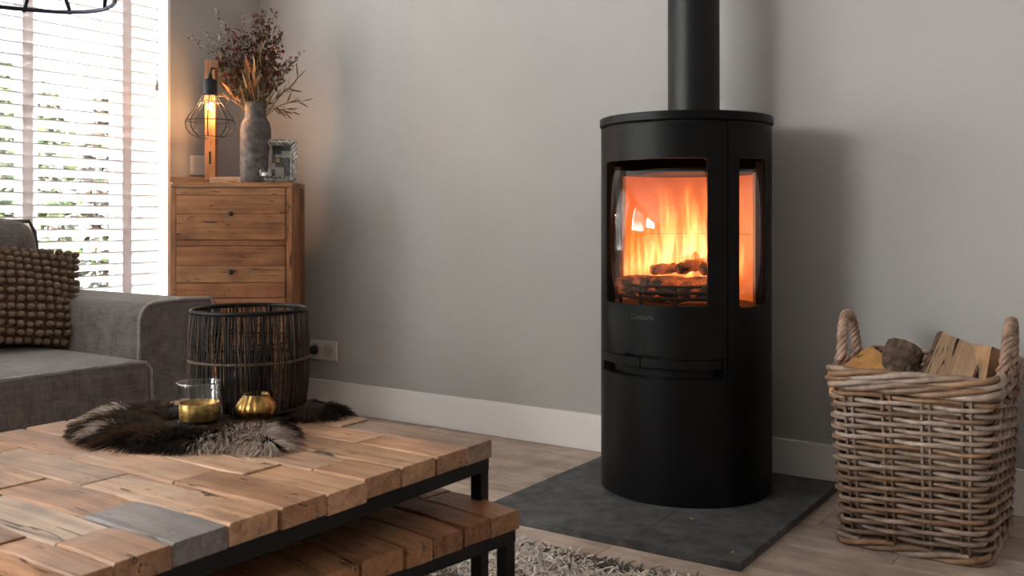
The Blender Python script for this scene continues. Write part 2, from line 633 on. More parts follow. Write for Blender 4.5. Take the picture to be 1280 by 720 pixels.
# windows
def window(n, y0, y1, z0, z1, cuts, blind_label, tapes, cord, side):
    xf = XW - 0.20
    root = structure(MB().bx(xf - 0.03, xf + 0.03, y0, y0 + 0.05, z0, z1).bx(xf - 0.03, xf + 0.03, y1 - 0.05, y1, z0, z1)
                     .bx(xf - 0.03, xf + 0.03, y0 + .05, y1 - .05, z1 - 0.06, z1).bx(xf - 0.03, xf + 0.03, y0 + .05, y1 - .05, z0, z0 + 0.06)
                     .build('window_%d' % n, M['white_paint'], bevel=0.002, seg=1))
    # mullions and panes between the cuts
    zz0, zz1 = z0 + 0.06, z1 - 0.06
    prev = None
    edges = [y0 + 0.05] + [c for c in cuts] + [y1 - 0.05]
    # cuts: list of (a,b) glazed spans
    last = y0 + 0.05
    for (a, b) in cuts:
        if a - last > 0.005:
            MB().bx(xf - 0.03, xf + 0.025, last, a, zz0, zz1).build('mullion', M['white_paint'], root, bevel=0.003, seg=1)
        MB().bx(xf - 0.004, xf + 0.004, a, b, zz0, zz1).build('pane', M['pane'], root)
        last = b
    if y1 - 0.05 - last > 0.005:
        MB().bx(xf - 0.03, xf + 0.025, last, y1 - 0.05, zz0, zz1).build('mullion', M['white_paint'], root, bevel=0.003, seg=1)
    # reveal trim
    tr = MB().bx(XW - 0.17, XW + 0.004, y1 - 0.002, y1 + 0.012, z0, z1).bx(XW - 0.17, XW + 0.004, y0 - 0.012, y0 + 0.002, z0, z1)
    structure(tr.build('trim_%d' % n, M['white_paint']))
    if blind_label is None:
        return root
    # venetian blind
    bl = thing('venetian_blind', blind_label, 'blind', (XW - 0.012, (y0 + y1) / 2, z0))
    sy0, sy1 = y0 + 0.03 - (y0 + y1) / 2, y1 - 0.045 - (y0 + y1) / 2
    L = sy1 - sy0
    me = None
    z = 0.05
    first = None
    H = z1 - z0
    while z < H - 0.06:
        if first is None:
            # slightly crowned slat, rounded long edges
            prof = [(-0.025, -0.0015), (-0.025, 0.0015), (-0.012, 0.0020), (0, 0.0023), (0.012, 0.0020), (0.0269, 0.0018),
                    (0.025, -0.0016), (0.012, -0.0008), (0, -0.0004), (-0.012, -0.0008)]
            vs = [(px, yy, pz) for yy in (sy0, sy1) for (px, pz) in prof]
            k = len(prof)
            fs = [(i, (i + 1) % k, k + (i + 1) % k, k + i) for i in range(k)] + [tuple(range(k)), tuple(range(2 * k - 1, k - 1, -1))]
            first = MB().add(vs, fs).build('slat', M['slat'], bl, loc=(0, 0, z), rot=(0, -R(TILT), 0))
        else:
            dup(first, bl, (0, 0, z), (0, -R(TILT) + random.uniform(-.012, .012), 0))
        z += 0.0435
    MB().bx(-0.028, 0.028, sy0, sy1, H - 0.055, H - 0.005).build('head_rail', M['slat'], bl, bevel=0.003)
    MB().bx(-0.026, 0.026, sy0, sy1, 0.012, 0.030).build('bottom_rail', M['slat'], bl, bevel=0.003)
    for ty in tapes:
        for sx in (0.0268, -0.0268):
            MB().bx(sx - 0.0006, sx + 0.0006, ty - 0.019 - (y0 + y1) / 2, ty + 0.019 - (y0 + y1) / 2, 0.02, H - 0.05).build('ladder_tape', M['tape'], bl)
    if cord:
        cy = cord - (y0 + y1) / 2
        zt = 1.31 - z0
        MB().tube([(0.031, cy, zt + 0.035), (0.031, cy, H - 0.03)], 0.0013, 6).build('pull_cord', M['tassel'], bl)
        MB().lathe([(0, 0.045), (0.004, 0.045), (0.0075, 0.004), (0.007, 0.0), (0, 0)], 12, (0.031, cy, zt - 0.008)).build('cord_tassel', M['tassel'], bl, smooth=True)
    return root


TILT = 30
random.seed(5)
window(1, 1.52, 2.425, 0.0, 2.38, [(1.60, 1.937), (1.990, 2.318)],
       'white wooden slatted blind over the window beside the dresser', [1.845, 2.235], 2.365, 1)
window(2, -0.90, 0.88, 0.76, 2.38, [(-0.83, -0.03), (0.03, 0.81)],
       'white wooden slatted blind over the window behind the sofa, outside the picture', [-0.5, 0.5], None, 1)
window(3, -4.6, -1.2, 1.25, 2.42, [(-4.53, -3.5), (-3.45, -2.4), (-2.35, -1.27)], None, [], None, 1)

# ------------------------------------------------------------------ garden outside
structure(MB().bx(-12, XW - 0.3, -6, 8, -0.12, -0.06).build('ground', M['paving']))


def bush(label, cx, cy, rx, ry, h, n, cols, seed):
    rnd = random.Random(seed)
    root = thing('garden_shrub', label, 'shrub', (cx, cy, -0.06))
    stem = MB()
    for k in range(7):
        a = rnd.uniform(0, 2 * PI)
        stem.tube([(0, 0, 0), (0.2 * rx * math.cos(a), 0.2 * ry * math.sin(a), h * .4), (0.6 * rx * math.cos(a), 0.6 * ry * math.sin(a), h * .85)], [.02, .014, .005], 5)
    stem.build('branches', M['bark'], root)
    vs, fs, cs = [], [], []
    for k in range(n):
        a = rnd.uniform(0, 2 * PI)
        q = rnd.random() ** .45
        zz = rnd.uniform(0.02, 1.0)
        prof = 1.0 if zz < .7 else math.sqrt(max(0, 1 - ((zz - .7) / .32) ** 2))
        p = Vector((rx * q * prof * math.cos(a), ry * q * prof * math.sin(a), zz * h))
        l = rnd.uniform(.03, .06)
        u = Vector((rnd.gauss(0, 1), rnd.gauss(0, 1), rnd.gauss(0, .6))).normalized()
        w = u.orthogonal().normalized()
        w = Matrix.Rotation(rnd.uniform(0, 6.28), 3, u) @ w
        b = len(vs)
        nn = u.cross(w) * (l * .12)
        vs += [p - u * l, p - w * l * .38 + nn, p + u * l, p + w * l * .38 + nn]
        fs += [(b, b + 1, b + 2), (b, b + 2, b + 3)]
        c = rnd.choice(cols)
        g = rnd.uniform(.6, 1.4)
        cs += [(*[min(1, x * g) for x in c], 1)] * 6
    me = bpy.data.meshes.new('foliage')
    me.from_pydata([tuple(v) for v in vs], [], fs)
    at = me.color_attributes.new('Col', 'FLOAT_COLOR', 'CORNER')
    at.data.foreach_set('color', [x for c in cs for x in c])
    o = link('foliage', me, M['leafmix'], root)
    o['kind'] = 'stuff'
    return root


hs = thing('neighbour_house', 'pale house across the garden, glimpsed through the upper blind', 'house', (-9.5, 4.5, -0.06))
M['render'] = simple('pale_render', (0.34, 0.345, 0.35), 0.9, var=0.1, vscale=2)
M['roof_tile'] = simple('roof_tile', (0.10, 0.09, 0.09), 0.8, var=0.2, vscale=6)
MB().bx(-2.5, 0, -5.5, 5.5, 0, 3.6).build('wall', M['render'], hs)
MB().add([(0.4, -5.8, 3.55), (0.4, 5.8, 3.55), (-2.9, 5.8, 3.55), (-2.9, -5.8, 3.55), (-1.25, -5.8, 4.9), (-1.25, 5.8, 4.9)],
         [(0, 1, 5, 4), (2, 3, 4, 5), (0, 4, 3), (1, 2, 5), (0, 3, 2, 1)]).build('roof', M['roof_tile'], hs)
for wy in (-3.4, -0.6, 2.2):
    wf = MB().bx(0.0, 0.05, wy - .7, wy + .7, 1.0, 2.3).build('window', M['white_paint'], hs)
    MB().bx(0.05, 0.06, wy - .62, wy - .04, 1.08, 2.22).bx(0.05, 0.06, wy + .04, wy + .62, 1.08, 2.22).build('pane', M['smoked'], wf)

GREEN = [(.020, .040, .010), (.035, .055, .012), (.05, .07, .02), (.012, .018, .010), (.03, .018, .012), (.10, .11, .05)]
BROWN = [(.020, .012, .008), (.035, .020, .014), (.03, .045, .012), (.015, .010, .008), (.08, .06, .04)]
for i, (cy, lab, cols, h) in enumerate([(1.7, 'green leafy shrub seen through the left part of the window blind', GREEN, 1.9),
                                        (2.75, 'green and yellow shrub seen through the middle of the window blind', GREEN, 1.75),
                                        (3.8, 'brownish shrub seen through the right part of the window blind', BROWN, 1.8)]):
    bush(lab, -5.2 - .15 * (i % 2), cy, .42, .52, h, 5200, cols, 40 + i)

# ------------------------------------------------------------------ hearth plate
hp = thing('hearth_plate', 'dark grey stone floor plate under the black stove', 'hearth plate', (-1.15, 2.485, 0.0))
HT = 0.02
for (x0, x1) in ((-0.368, 0.0855), (0.0865, 0.368)):
    MB().bx(x0, x1, -0.405, 0.403, 0.0, HT).build('tile', M['slate'], hp, bevel=0.0015, seg=2)

# ------------------------------------------------------------------ stove
SX, SY = -1.152, 2.618
RS = 0.2455


def pol(r, deg, z):
    """stove cylinder: 0 deg faces the room, positive to the right"""
    a = R(deg)
    return (r * math.sin(a), -r * math.cos(a), z)


def shell(r, th, a0, a1, z0, z1, hole=None, step=2.0, corner=0.012, zfun=None):
    """curved plate with thickness, optionally with a rounded window"""
    xs = set()
    k = max(2, int(abs(a1 - a0) / step))
    for i in range(k + 1): xs.add(round(a0 + (a1 - a0) * i / k, 4))
    if hole:
        h0, h1, hz0, hz1 = hole
        ca = math.degrees(corner / r)
        for q in (0, .06, .15, .3, .5, .75, 1.0):
            xs.add(round(h0 + ca * q, 4)); xs.add(round(h1 - ca * q, 4))
    xs = sorted(xs)
    out, inn = [], []
    vs, fs = [], []
    rows = []
    for a in xs:
        zb = z0 if zfun is None else zfun(a)
        if hole:
            lo, hi = hz0 + corner, hz1 - corner
            if h0 <= a <= h1:
                d = min(a - h0, h1 - a) / ca
                if d < 1:
                    e = corner * math.sqrt(max(0, 1 - (1 - d) ** 2))
                    lo, hi = hz0 + corner - e, hz1 - corner + e
                else:
                    lo, hi = hz0, hz1
            lev = [zb, lo, hi, z1]
        else:
            lev = [zb, z1]
        rows.append((a, lev))
    n = len(rows[0][1])
    for rr in (r, r - th):
        for a, lev in rows:
            for z in lev: vs.append(pol(rr, a, z))
    m = len(rows)
    off = m * n
    I = lambda i, j, inner=0: inner * off + i * n + j
    present = {}
    for i in range(m - 1):
        for j in range(n - 1):
            am = (rows[i][0] + rows[i + 1][0]) / 2
            if hole and j == 1 and h0 < am < h1:
                continue
            present[(i, j)] = 1
            fs.append((I(i, j), I(i + 1, j), I(i + 1, j + 1), I(i, j + 1)))
            fs.append((I(i, j, 1), I(i, j + 1, 1), I(i + 1, j + 1, 1), I(i + 1, j, 1)))
    for (i, j) in present:
        if (i - 1, j) not in present: fs.append((I(i, j), I(i, j + 1), I(i, j + 1, 1), I(i, j, 1)))
        if (i + 1, j) not in present: fs.append((I(i + 1, j), I(i + 1, j, 1), I(i + 1, j + 1, 1), I(i + 1, j + 1)))
        if (i, j - 1) not in present: fs.append((I(i, j), I(i, j, 1), I(i + 1, j, 1), I(i + 1, j)))
        if (i, j + 1) not in present: fs.append((I(i, j + 1), I(i + 1, j + 1), I(i + 1, j + 1, 1), I(i, j + 1, 1)))
    return MB().add(vs, fs)


stove = thing('wood_stove', 'tall black cylindrical wood stove with curved glass door and fire burning inside', 'stove', (SX, SY, HT))
z_ = lambda z: z - HT          # heights above the floor -> local
Z_TOP, Z_LID = 1.087, 1.062
Z_DOOR = 0.418
Z_REC = 0.362
# lower drum, closed
MB().lathe([(0, 0), (RS - .004, 0), (RS, .003), (RS, z_(Z_REC) - .002), (RS - .002, z_(Z_REC)), (RS - 0.02, z_(Z_REC)), (0, z_(Z_REC))], 96).build('lower_drum', M['stove'], stove, auto=True)
# rear shell from one side panel round the back to the other
D_A = 51.0
shell(RS - .001, 0.004, 93, 267, z_(Z_REC), z_(Z_LID) - .003).build('rear_shell', M['stove'], stove, auto=True)
# recess behind the handle: ash drawer front
shell(RS - 0.032, 0.012, -D_A, D_A - 1, z_(Z_REC) + .001, z_(Z_DOOR) + .02).build('ash_drawer', M['stove'], stove, auto=True)
shell(RS - 0.001, 0.024, D_A - 3.0, D_A - .6, z_(Z_REC) + .001, z_(Z_DOOR) - .001).build('hinge_block', M['stove'], stove, auto=True)
shell(RS - 0.001, 0.024, -D_A, -D_A + 4, z_(Z_REC) + .001, z_(0.39)).build('recess_end', M['stove'], stove, auto=True)
# door
def notch(a):
    w0, w1 = -21.0, 10.0
    if a <= w0 or a >= w1: return z_(Z_DOOR)
    d = min(a - w0, w1 - a)
    return z_(Z_DOOR) + .006 * min(1, d / 2.5)
door = shell(RS, 0.008, -D_A, D_A - .5, z_(Z_DOOR), z_(Z_LID) - .006, (-40.5, 37.6, z_(0.560), z_(0.958)), step=1.5, zfun=notch).build('door', M['stove'], stove, auto=True)
shell(RS - 0.006, 0.004, -42.5, 39.5, z_(0.550), z_(0.968)).build('glass_pane', M['stove_glass'], door, smooth=True)
# side panels with their own narrow glass
for s, nm in ((1, 'side_panel'), (-1, 'side_panel')):
    a0, a1 = (D_A + .2, 93) if s > 0 else (-93, -D_A - .2)
    hole = (59.5, 86.5, z_(0.556), z_(0.960)) if s > 0 else (-86.5, -59.5, z_(0.556), z_(0.960))
    sp = shell(RS, 0.008, a0, a1, z_(Z_REC), z_(Z_LID) - .003, hole, step=1.5, corner=.008).build(nm, M['stove'], stove, auto=True)
    shell(RS - 0.007, 0.004, hole[0] - 1.5, hole[1] + 1.5, z_(0.548), z_(0.968)).build('glass_pane', M['stove_glass'], sp, smooth=True)
# lid
MB().lathe([(0, z_(Z_LID)), (RS + .001, z_(Z_LID)), (RS + .004, z_(Z_LID) + .003), (RS + .004, z_(Z_TOP) - .003), (RS + .001, z_(Z_TOP)), (0, z_(Z_TOP))], 96).build('top_plate', M['stove'], stove, auto=True)
MB().lathe([(0, z_(Z_LID) - .03), (RS - .010, z_(Z_LID) - .03), (RS - .010, z_(Z_LID)), (0, z_(Z_LID))], 64).build('lid_light_stop', M['stove_in'], stove)  # unseen disc, made deep to block firelight leaking out under the lid
# handle: two curved bars meeting at a seam
sh = -5.7
for (a0, a1, r) in ((-D_A - .4, sh - .4, RS + .003), (sh + .4, D_A - 4, RS + .001)):
    shell(r, 0.014, a0, a1, z_(0.391), z_(Z_DOOR) - .002, step=1.5).build('door_handle', M['stove'], stove, bevel=0.0, auto=True)
# embossed maker's word on the door and the small air setting dots below
def on_drum(o_mesh, a_mid, z, r, lean=0.0):
    for v in o_mesh.vertices:
        x, yy, zz = v.co
        a = R(a_mid) + x / r
        rad = r + zz
        v.co = (rad * math.sin(a), -rad * math.cos(a), z + yy)
tcv = bpy.data.curves.new('word', 'FONT')
tcv.body = 'Contura'
tcv.size = 0.022
tcv.shear = 0.3
tcv.align_x = 'CENTER'
tcv.extrude = 0.0009
tcv.space_character = 0.95
tcv.resolution_u = 4
to = bpy.data.objects.new('word', tcv)
C.objects.link(to)
dg = bpy.context.evaluated_depsgraph_get()
tme = bpy.data.meshes.new_from_object(to.evaluated_get(dg))
bpy.data.objects.remove(to)
on_drum(tme, -5.3, z_(0.521), RS + .0006)
tme.materials.clear()
link('lettering', tme, M['emboss'], door)
for (deg, ks) in ((-27.5, (0,)), (-15, (0,)), (-5.7, (-1, 0, 1)), (4.1, (-1, 0, 1))):
    mb = MB()
    for k in ks:
        p = pol(RS, deg + k * 1.0, z_(0.437))
        mb.sphere(p, 0.0013, 6, 4)
    mb.build('air_setting_mark', M['emboss'], door)
# firebox: curved lining, floor, baffle, smoke shelf
FB0, FB1 = 0.552, 0.926
shell(0.200, -0.025, 93, 267, z_(FB0), z_(FB1), step=3).build('firebox_lining', M['lining'], stove, auto=True)
MB().lathe([(0, z_(FB0) - .02), (RS - .012, z_(FB0) - .02), (RS - .012, z_(FB0)), (0.07, z_(FB0)), (0, z_(FB0) - .004)], 64).build('firebox_floor', M['stove_in'], stove, auto=True)
mbf = MB()
vsb = [pol(0.200, a, z_(FB1) + .001) for a in range(93, 268, 3)] + [pol(0.12, a, z_(FB1) + .001) for a in range(-70, 71, 10)]
nb = len(vsb)
vsb += [(x, y, z + .012) for (x, y, z) in vsb]
mbf.add(vsb, [tuple(range(nb)), tuple(range(2 * nb - 1, nb - 1, -1))] + [(i, (i + 1) % nb, nb + (i + 1) % nb, nb + i) for i in range(nb)])
mbf.build('baffle_plate', M['stove_in'], stove)
# seam between the lining bricks
shell(0.1995, 0.0006, 120, 240, z_(0.748), z_(0.752), step=4).build('lining_joint', M['joint'], stove)
# inner posts beside the glasses
for a in (-50, 50, -92, 92):
    p = pol(RS - .022, a, 0)
    MB().box((p[0], p[1], z_(0.755)), (0.022, 0.022, 0.40), Matrix.Rotation(R(a), 3, 'Z')).build('inner_post', M['stove_in'], stove)
# log guard: three curved bars on short uprights
for zz in (0.575, 0.592, 0.609):
    MB().tube([pol(0.198, a, z_(zz)) for a in range(-52, 53, 4)], 0.0042, 8).build('guard_bar', M['stove_in'], stove, smooth=True)
for a in (-48, -16, 16, 48):
    MB().tube([pol(0.194, a, z_(FB0)), pol(0.194, a, z_(0.611))], 0.004, 6).build('guard_post', M['stove_in'], stove)

# flue pipe
fp = thing('flue_pipe', 'straight black flue pipe rising from the stove top', 'flue pipe', (SX, SY + 0.06, Z_TOP))
MB().lathe([(0.076, 0), (0.076, ZC - Z_TOP), (0.073, ZC - Z_TOP), (0.073, 0), (0.076, 0)], 64).build('pipe', M['flue'], fp, auto=True)
MB().lathe([(0.0761, 0), (0.079, 0), (0.079, 0.004), (0.0761, 0.004)], 64).build('collar', M['flue'], fp, auto=True)

# ------------------------------------------------------------------ fire
def charred(name):
    m, nt, N, L, b = nmat(name)
    tc = N.new('ShaderNodeTexCoord')
    v = N.new('ShaderNodeTexVoronoi')
    v.feature = 'DISTANCE_TO_EDGE'
    mp = N.new('ShaderNodeMapping')
    mp.inputs['Scale'].default_value = (28, 75, 75)
    L.new(tc.outputs['Object'], mp.inputs['Vector'])
    L.new(mp.outputs[0], v.inputs['Vector'])
    n = N.new('ShaderNodeTexNoise'); n.inputs['Scale'].default_value = 26
    L.new(tc.outputs['Object'], n.inputs['Vector'])
    r = N.new('ShaderNodeValToRGB')
    r.color_ramp.elements[0].position = 0.0
    r.color_ramp.elements[0].color = (1, 1, 1, 1)
    r.color_ramp.elements[1].position = 0.10
    r.color_ramp.elements[1].color = (0, 0, 0, 1)
    L.new(v.outputs['Distance'], r.inputs['Fac'])
    r2 = N.new('ShaderNodeValToRGB')
    r2.color_ramp.elements[0].position = 0.48
    r2.color_ramp.elements[1].position = 0.66
    L.new(n.outputs['Fac'], r2.inputs['Fac'])
    mu = N.new('ShaderNodeMath'); mu.operation = 'MULTIPLY'
    L.new(r.outputs['Color'], mu.inputs[0]); L.new(r2.outputs['Color'], mu.inputs[1])
    b.inputs['Base Color'].default_value = (0.07, 0.045, 0.035, 1)
    b.inputs['Roughness'].default_value = 0.9
    b.inputs['Emission Color'].default_value = (1.0, 0.16, 0.03, 1)
    m2 = N.new('ShaderNodeMath'); m2.operation = 'MULTIPLY'; m2.inputs[1].default_value = 0.35
    L.new(mu.outputs[0], m2.inputs[0])
    L.new(m2.outputs[0], b.inputs['Emission Strength'])
    bp = N.new('ShaderNodeBump'); bp.inputs['Strength'].default_value = 0.9; bp.inputs['Distance'].default_value = 0.004
    L.new(v.outputs['Distance'], bp.inputs['Height'])
    L.new(bp.outputs['Normal'], b.inputs['Normal'])
    return m


M['char'] = charred('charred_wood')


def rough_log(p0, p1, r, seed, n=12, m=10, squash=.8):
    rnd = random.Random(seed)
    p0, p1 = Vector(p0), Vector(p1)
    L = (p1 - p0).length
    vs = []
    for i in range(m + 1):
        t = i / m
        for k in range(n):
            a = 2 * PI * k / n
            rr = r * (1 + .28 * noise.noise(Vector((seed * 3.1 + math.cos(a) * 1.3, math.sin(a) * 1.3, t * 5))) + .1 * rnd.uniform(-1, 1))
            if i in (0, m): rr *= .86
            vs.append(((t - .5) * L, rr * math.cos(a), rr * math.sin(a) * squash))
    fs = [(i * n + k, i * n + (k + 1) % n, (i + 1) * n + (k + 1) % n, (i + 1) * n + k) for i in range(m) for k in range(n)]
    fs += [tuple(range(n - 1, -1, -1)), tuple(m * n + k for k in range(n))]
    d = (p1 - p0).normalized()
    q = Vector((1, 0, 0)).rotation_difference(d)
    return MB().add(vs, fs), (p0 + p1) / 2, q


def fire_log(p0, p1, r, seed, label):
    mb, c, q = rough_log(p0, p1, r, seed)
    o = mb.build('burning_log', M['char'], None)
    o.location = Vector((SX, SY, 0)) + c
    o.rotation_euler = q.to_euler()
    tag(o, label, 'log', 'logs burning in the stove')
    return o


zf = FB0 - .011
fire_log((-.150, -.125, zf + .062), (.150, -.128, zf + .066), .038, 1, 'long bark covered log lying across the front of the fire')
fire_log((-.13, -.03, zf + .045), (.14, -.03, zf + .050), .042, 2, 'charred log lying behind the front log in the fire')
fire_log((-.075, -.075, zf + .106), (.000, -.060, zf + .114), .019, 3, 'flat charred piece at the left on top of the fire logs')
fire_log((.022, -.100, zf + .112), (.080, -.02, zf + .132), .021, 4, 'slanting charred chunk in the middle on top of the fire logs')
fire_log((.095, -.105, zf + .112), (.150, -.04, zf + .130), .022, 6, 'charred chunk at the right on top of the fire logs')
fire_log((-.01, .0, zf + .130), (.025, .03, zf + .148), .015, 5, 'small charred lump at the top of the fire logs')


def flame_mat(name, k0, seed):
    m, nt, N, L, b = nmat(name)
    N.remove(b)
    tc = N.new('ShaderNodeTexCoord')
    mp = N.new('ShaderNodeMapping')
    mp.inputs['Scale'].default_value = (58, 58, 8)
    mp.inputs['Location'].default_value = (seed * 3.7, seed * 1.3, seed * .7)
    L.new(tc.outputs['Object'], mp.inputs['Vector'])
    n = N.new('ShaderNodeTexNoise')
    n.inputs['Scale'].default_value = 1.0
    n.inputs['Detail'].default_value = 4
    n.inputs['Distortion'].default_value = 1.2
    L.new(mp.outputs[0], n.inputs['Vector'])
    r = N.new('ShaderNodeMapRange')
    r.inputs['From Min'].default_value = 0.44
    r.inputs['From Max'].default_value = 0.76
    r.clamp = True
    L.new(n.outputs['Fac'], r.inputs['Value'])
    pw = N.new('ShaderNodeMath'); pw.operation = 'POWER'; pw.inputs[1].default_value = 1.6
    L.new(r.outputs[0], pw.inputs[0])
    sx = N.new('ShaderNodeSeparateXYZ')
    L.new(tc.outputs['Generated'], sx.inputs[0])
    # hotter and denser low down, thinning to the tip
    rs = N.new('ShaderNodeValToRGB')
    e = rs.color_ramp.elements
    e[0].position = 0.0; e[0].color = (0.35, 0.35, 0.35, 1)
    e[1].position = 1.0; e[1].color = (0.25, 0.25, 0.25, 1)
    x = e.new(0.15); x.color = (1, 1, 1, 1)
    x = e.new(0.55); x.color = (.8, .8, .8, 1)
    L.new(sx.outputs['Z'], rs.inputs['Fac'])
    mu = N.new('ShaderNodeMath'); mu.operation = 'MULTIPLY'
    L.new(pw.outputs[0], mu.inputs[0]); L.new(rs.outputs['Color'], mu.inputs[1])
    mu2 = N.new('ShaderNodeMath'); mu2.operation = 'MULTIPLY'; mu2.inputs[1].default_value = k0
    L.new(mu.outputs[0], mu2.inputs[0])
    rc = N.new('ShaderNodeValToRGB')
    e = rc.color_ramp.elements
    e[0].position = 0.0; e[0].color = (1.0, 0.32, 0.08, 1)
    e[1].position = 1.0; e[1].color = (1.0, 0.15, 0.03, 1)
    x = e.new(0.3); x.color = (1.0, 0.355, 0.125, 1)
    x = e.new(0.6); x.color = (1.0, 0.235, 0.055, 1)
    L.new(sx.outputs['Z'], rc.inputs['Fac'])
    em = N.new('ShaderNodeEmission')
    L.new(rc.outputs['Color'], em.inputs['Color'])
    L.new(mu2.outputs[0], em.inputs['Strength'])
    L.new(em.outputs[0], N['Material Output'].inputs['Volume'])
    return m


FLK = 33.0
M['flame'] = flame_mat('flame', FLK, 1)
fire = thing('fire', 'yellow and orange flames rising from the logs inside the stove', 'fire', (SX, SY, FB0))


def flame(x, y, z, h, w, lean, seed):
    rnd = random.Random(seed)
    nv, nu = 14, 10
    ph = rnd.uniform(0, 6)
    def fn(u, t):
        a = 2 * PI * u
        rr = w * (math.sin(PI * min(1, (t * .93 + .07)) ** .62) ** .8) * (1 - .35 * t)
        rr = max(rr, .0006)
        rr *= 1 + .18 * noise.noise(Vector((math.cos(a), math.sin(a), t * 4 + seed)))
        ox = lean * h * t ** 1.5 + w * .55 * math.sin(ph + 5.2 * t) * t
        oy = w * .35 * math.cos(ph * 1.3 + 4.1 * t) * t
        return (ox + rr * math.cos(a), oy + .75 * rr * math.sin(a), h * t)
    mb = MB().grid(fn, nu, nv, closed_u=True)
    mb.f.append(tuple(range(nu - 1, -1, -1)))
    mb.f.append(tuple((nv - 1) * nu + k for k in range(nu)))
    return mb.build('flame', M['flame'], fire, smooth=True, loc=(x, y, z))


# x, y, z (above the firebox floor), height, half width, lean
for i, (x, y, z, h, w, ln) in enumerate([
        (-.155, -.055, .050, .150, .030, -.05), (-.125, -.070, .055, .215, .036, -.08), (-.085, -.060, .065, .285, .044, .06),
        (-.035, -.040, .080, .290, .050, .10), (.020, -.020, .090, .282, .052, .04), (.075, -.030, .085, .285, .046, -.04),
        (.120, -.020, .070, .270, .040, .06), (.155, .010, .050, .250, .030, .02), (.145, -.06, .05, .17, .028, .05),
        (-.10, .060, .040, .330, .050, .02), (-.02, .075, .040, .335, .060, .06), (.07, .080, .040, .330, .055, -.03),
        (-.06, -.095, .080, .130, .024, .15), (.04, -.085, .095, .120, .022, -.1), (-.145, .02, .05, .20, .03, .08)]):
    flame(x, y, z, h, w, ln, 11 + i)
for (x, y, z, e) in ((-.06, -.05, .13, 0.24), (.06, -.05, .15, 0.24), (0.0, -.03, .28, 0.22)):
    l = bpy.data.lights.new('fire_glow', 'POINT')
    l.energy = e
    l.color = (1.0, 0.20, 0.022)
    l.shadow_soft_size = 0.04
    lo = bpy.data.objects.new('fire_glow', l)
    C.objects.link(lo)
    lo.parent = fire
    lo.location = (x, y, z)

# ------------------------------------------------------------------ coffee tables
PAL = [(0.5, 0.277, 0.161), (0.54, 0.319, 0.192), (0.44, 0.235, 0.132), (0.6, 0.389, 0.26), (0.48, 0.291, 0.187), (0.42, 0.227, 0.128), (0.53, 0.337, 0.225)]
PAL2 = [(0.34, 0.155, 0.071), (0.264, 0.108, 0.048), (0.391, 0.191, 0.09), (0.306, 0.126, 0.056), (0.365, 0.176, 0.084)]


def plank_mesh(lx, ly, lz, rnd, end=0, wob=.0012):
    """one reclaimed block: edges worn, long sides a little wavy"""
    nx = 5
    vs, fs = [], []
    prof = [(-1, -1), (1, -1), (1, .8), (.93, 1), (-.93, 1), (-1, .8)]
    for i in range(nx):
        t = i / (nx - 1)
        dx = (t - .5) * lx
        o1, o2, o3 = rnd.uniform(-wob, wob), rnd.uniform(-wob, wob), rnd.uniform(-wob, wob) * .8
        sh = 0.985 if i in (0, nx - 1) else 1
        for (py, pz) in prof:
            yy = py * ly / 2 + (o1 if py < 0 else o2)
            zz = pz * lz / 2 + (o3 if pz > 0 else 0)
            if pz > .5 and i in (0, nx - 1): zz -= .0012
            vs.append((dx, yy * sh, zz))
    k = len(prof)
    for i in range(nx - 1):
        for j in range(k):
            fs.append((i * k + j, i * k + (j + 1) % k, (i + 1) * k + (j + 1) % k, (i + 1) * k + j))
    fs += [tuple(range(k - 1, -1, -1)), tuple((nx - 1) * k + j for j in range(k))]
    return MB().add(vs, fs)


def plank_table(root, rows, x0, x1, ztop, th, pal, seed, special=None):
    """rows: list of (y0, y1, [joint x ...])"""
    rnd = random.Random(seed)
    for ri, (ya, yb, joints) in enumerate(rows):
        xs = [x0] + sorted(joints) + [x1]
        for i in range(len(xs) - 1):
            a, b = xs[i], xs[i + 1]
            ea = rnd.uniform(-.004, .003) if i == 0 else 0
            eb = rnd.uniform(-.003, .004) if i == len(xs) - 2 else 0
            a += ea; b += eb
            dz = rnd.uniform(-.0018, .0012)
            mb = plank_mesh(b - a - .0028, yb - ya - .0026, th, rnd)
            o = mb.build('plank', M['reclaimed'], root, bevel=0.0, loc=((a + b) / 2, (ya + yb) / 2, ztop - th / 2 + dz))
            c = rnd.choice(pal)
            g = rnd.uniform(.88, 1.10)
            if special and (ri, i) in special:
                c, g = special[(ri, i)], 1
                if sum(c) < .6: tag(o, 'weathered dark grey plank')
            o.color = (c[0] * g, c[1] * g, c[2] * g, 1)


BX0, BX1, BY0, BY1 = -1.69, -0.94, 0.578, 1.340
bt = thing('coffee_table', 'larger and higher of two nested coffee tables with patchwork wooden top', 'coffee table', ((BX0 + BX1) / 2, (BY0 + BY1) / 2, 0))
bx_, by_ = (BX0 + BX1) / 2, (BY0 + BY1) / 2
ye = [1.340, 1.263, 1.185, 1.103, 1.022, .943, .861, .780, .698, .621, .578]
jn = [[-1.222, -1.47], [-1.112, -1.40], [-1.29, -1.54], [-1.050, -1.36], [-1.110, -1.33], [-1.162, -1.415], [-1.035, -1.257, -1.548], [-1.120, -1.332], [-1.054, -1.30, -1.5], [-1.104, -1.4]]
rows = [(ye[i + 1] - by_, ye[i] - by_, [j - bx_ for j in jn[i]]) for i in range(10)]
plank_table(bt, rows, BX0 - bx_, BX1 - bx_, 0.42, 0.030, PAL, 21,
            {(7, 2): (0.225, 0.20, 0.205), (0, 2): (0.34, 0.235, 0.175), (2, 2): (0.50, 0.30, 0.17), (8, 2): (0.56, 0.41, 0.30)})


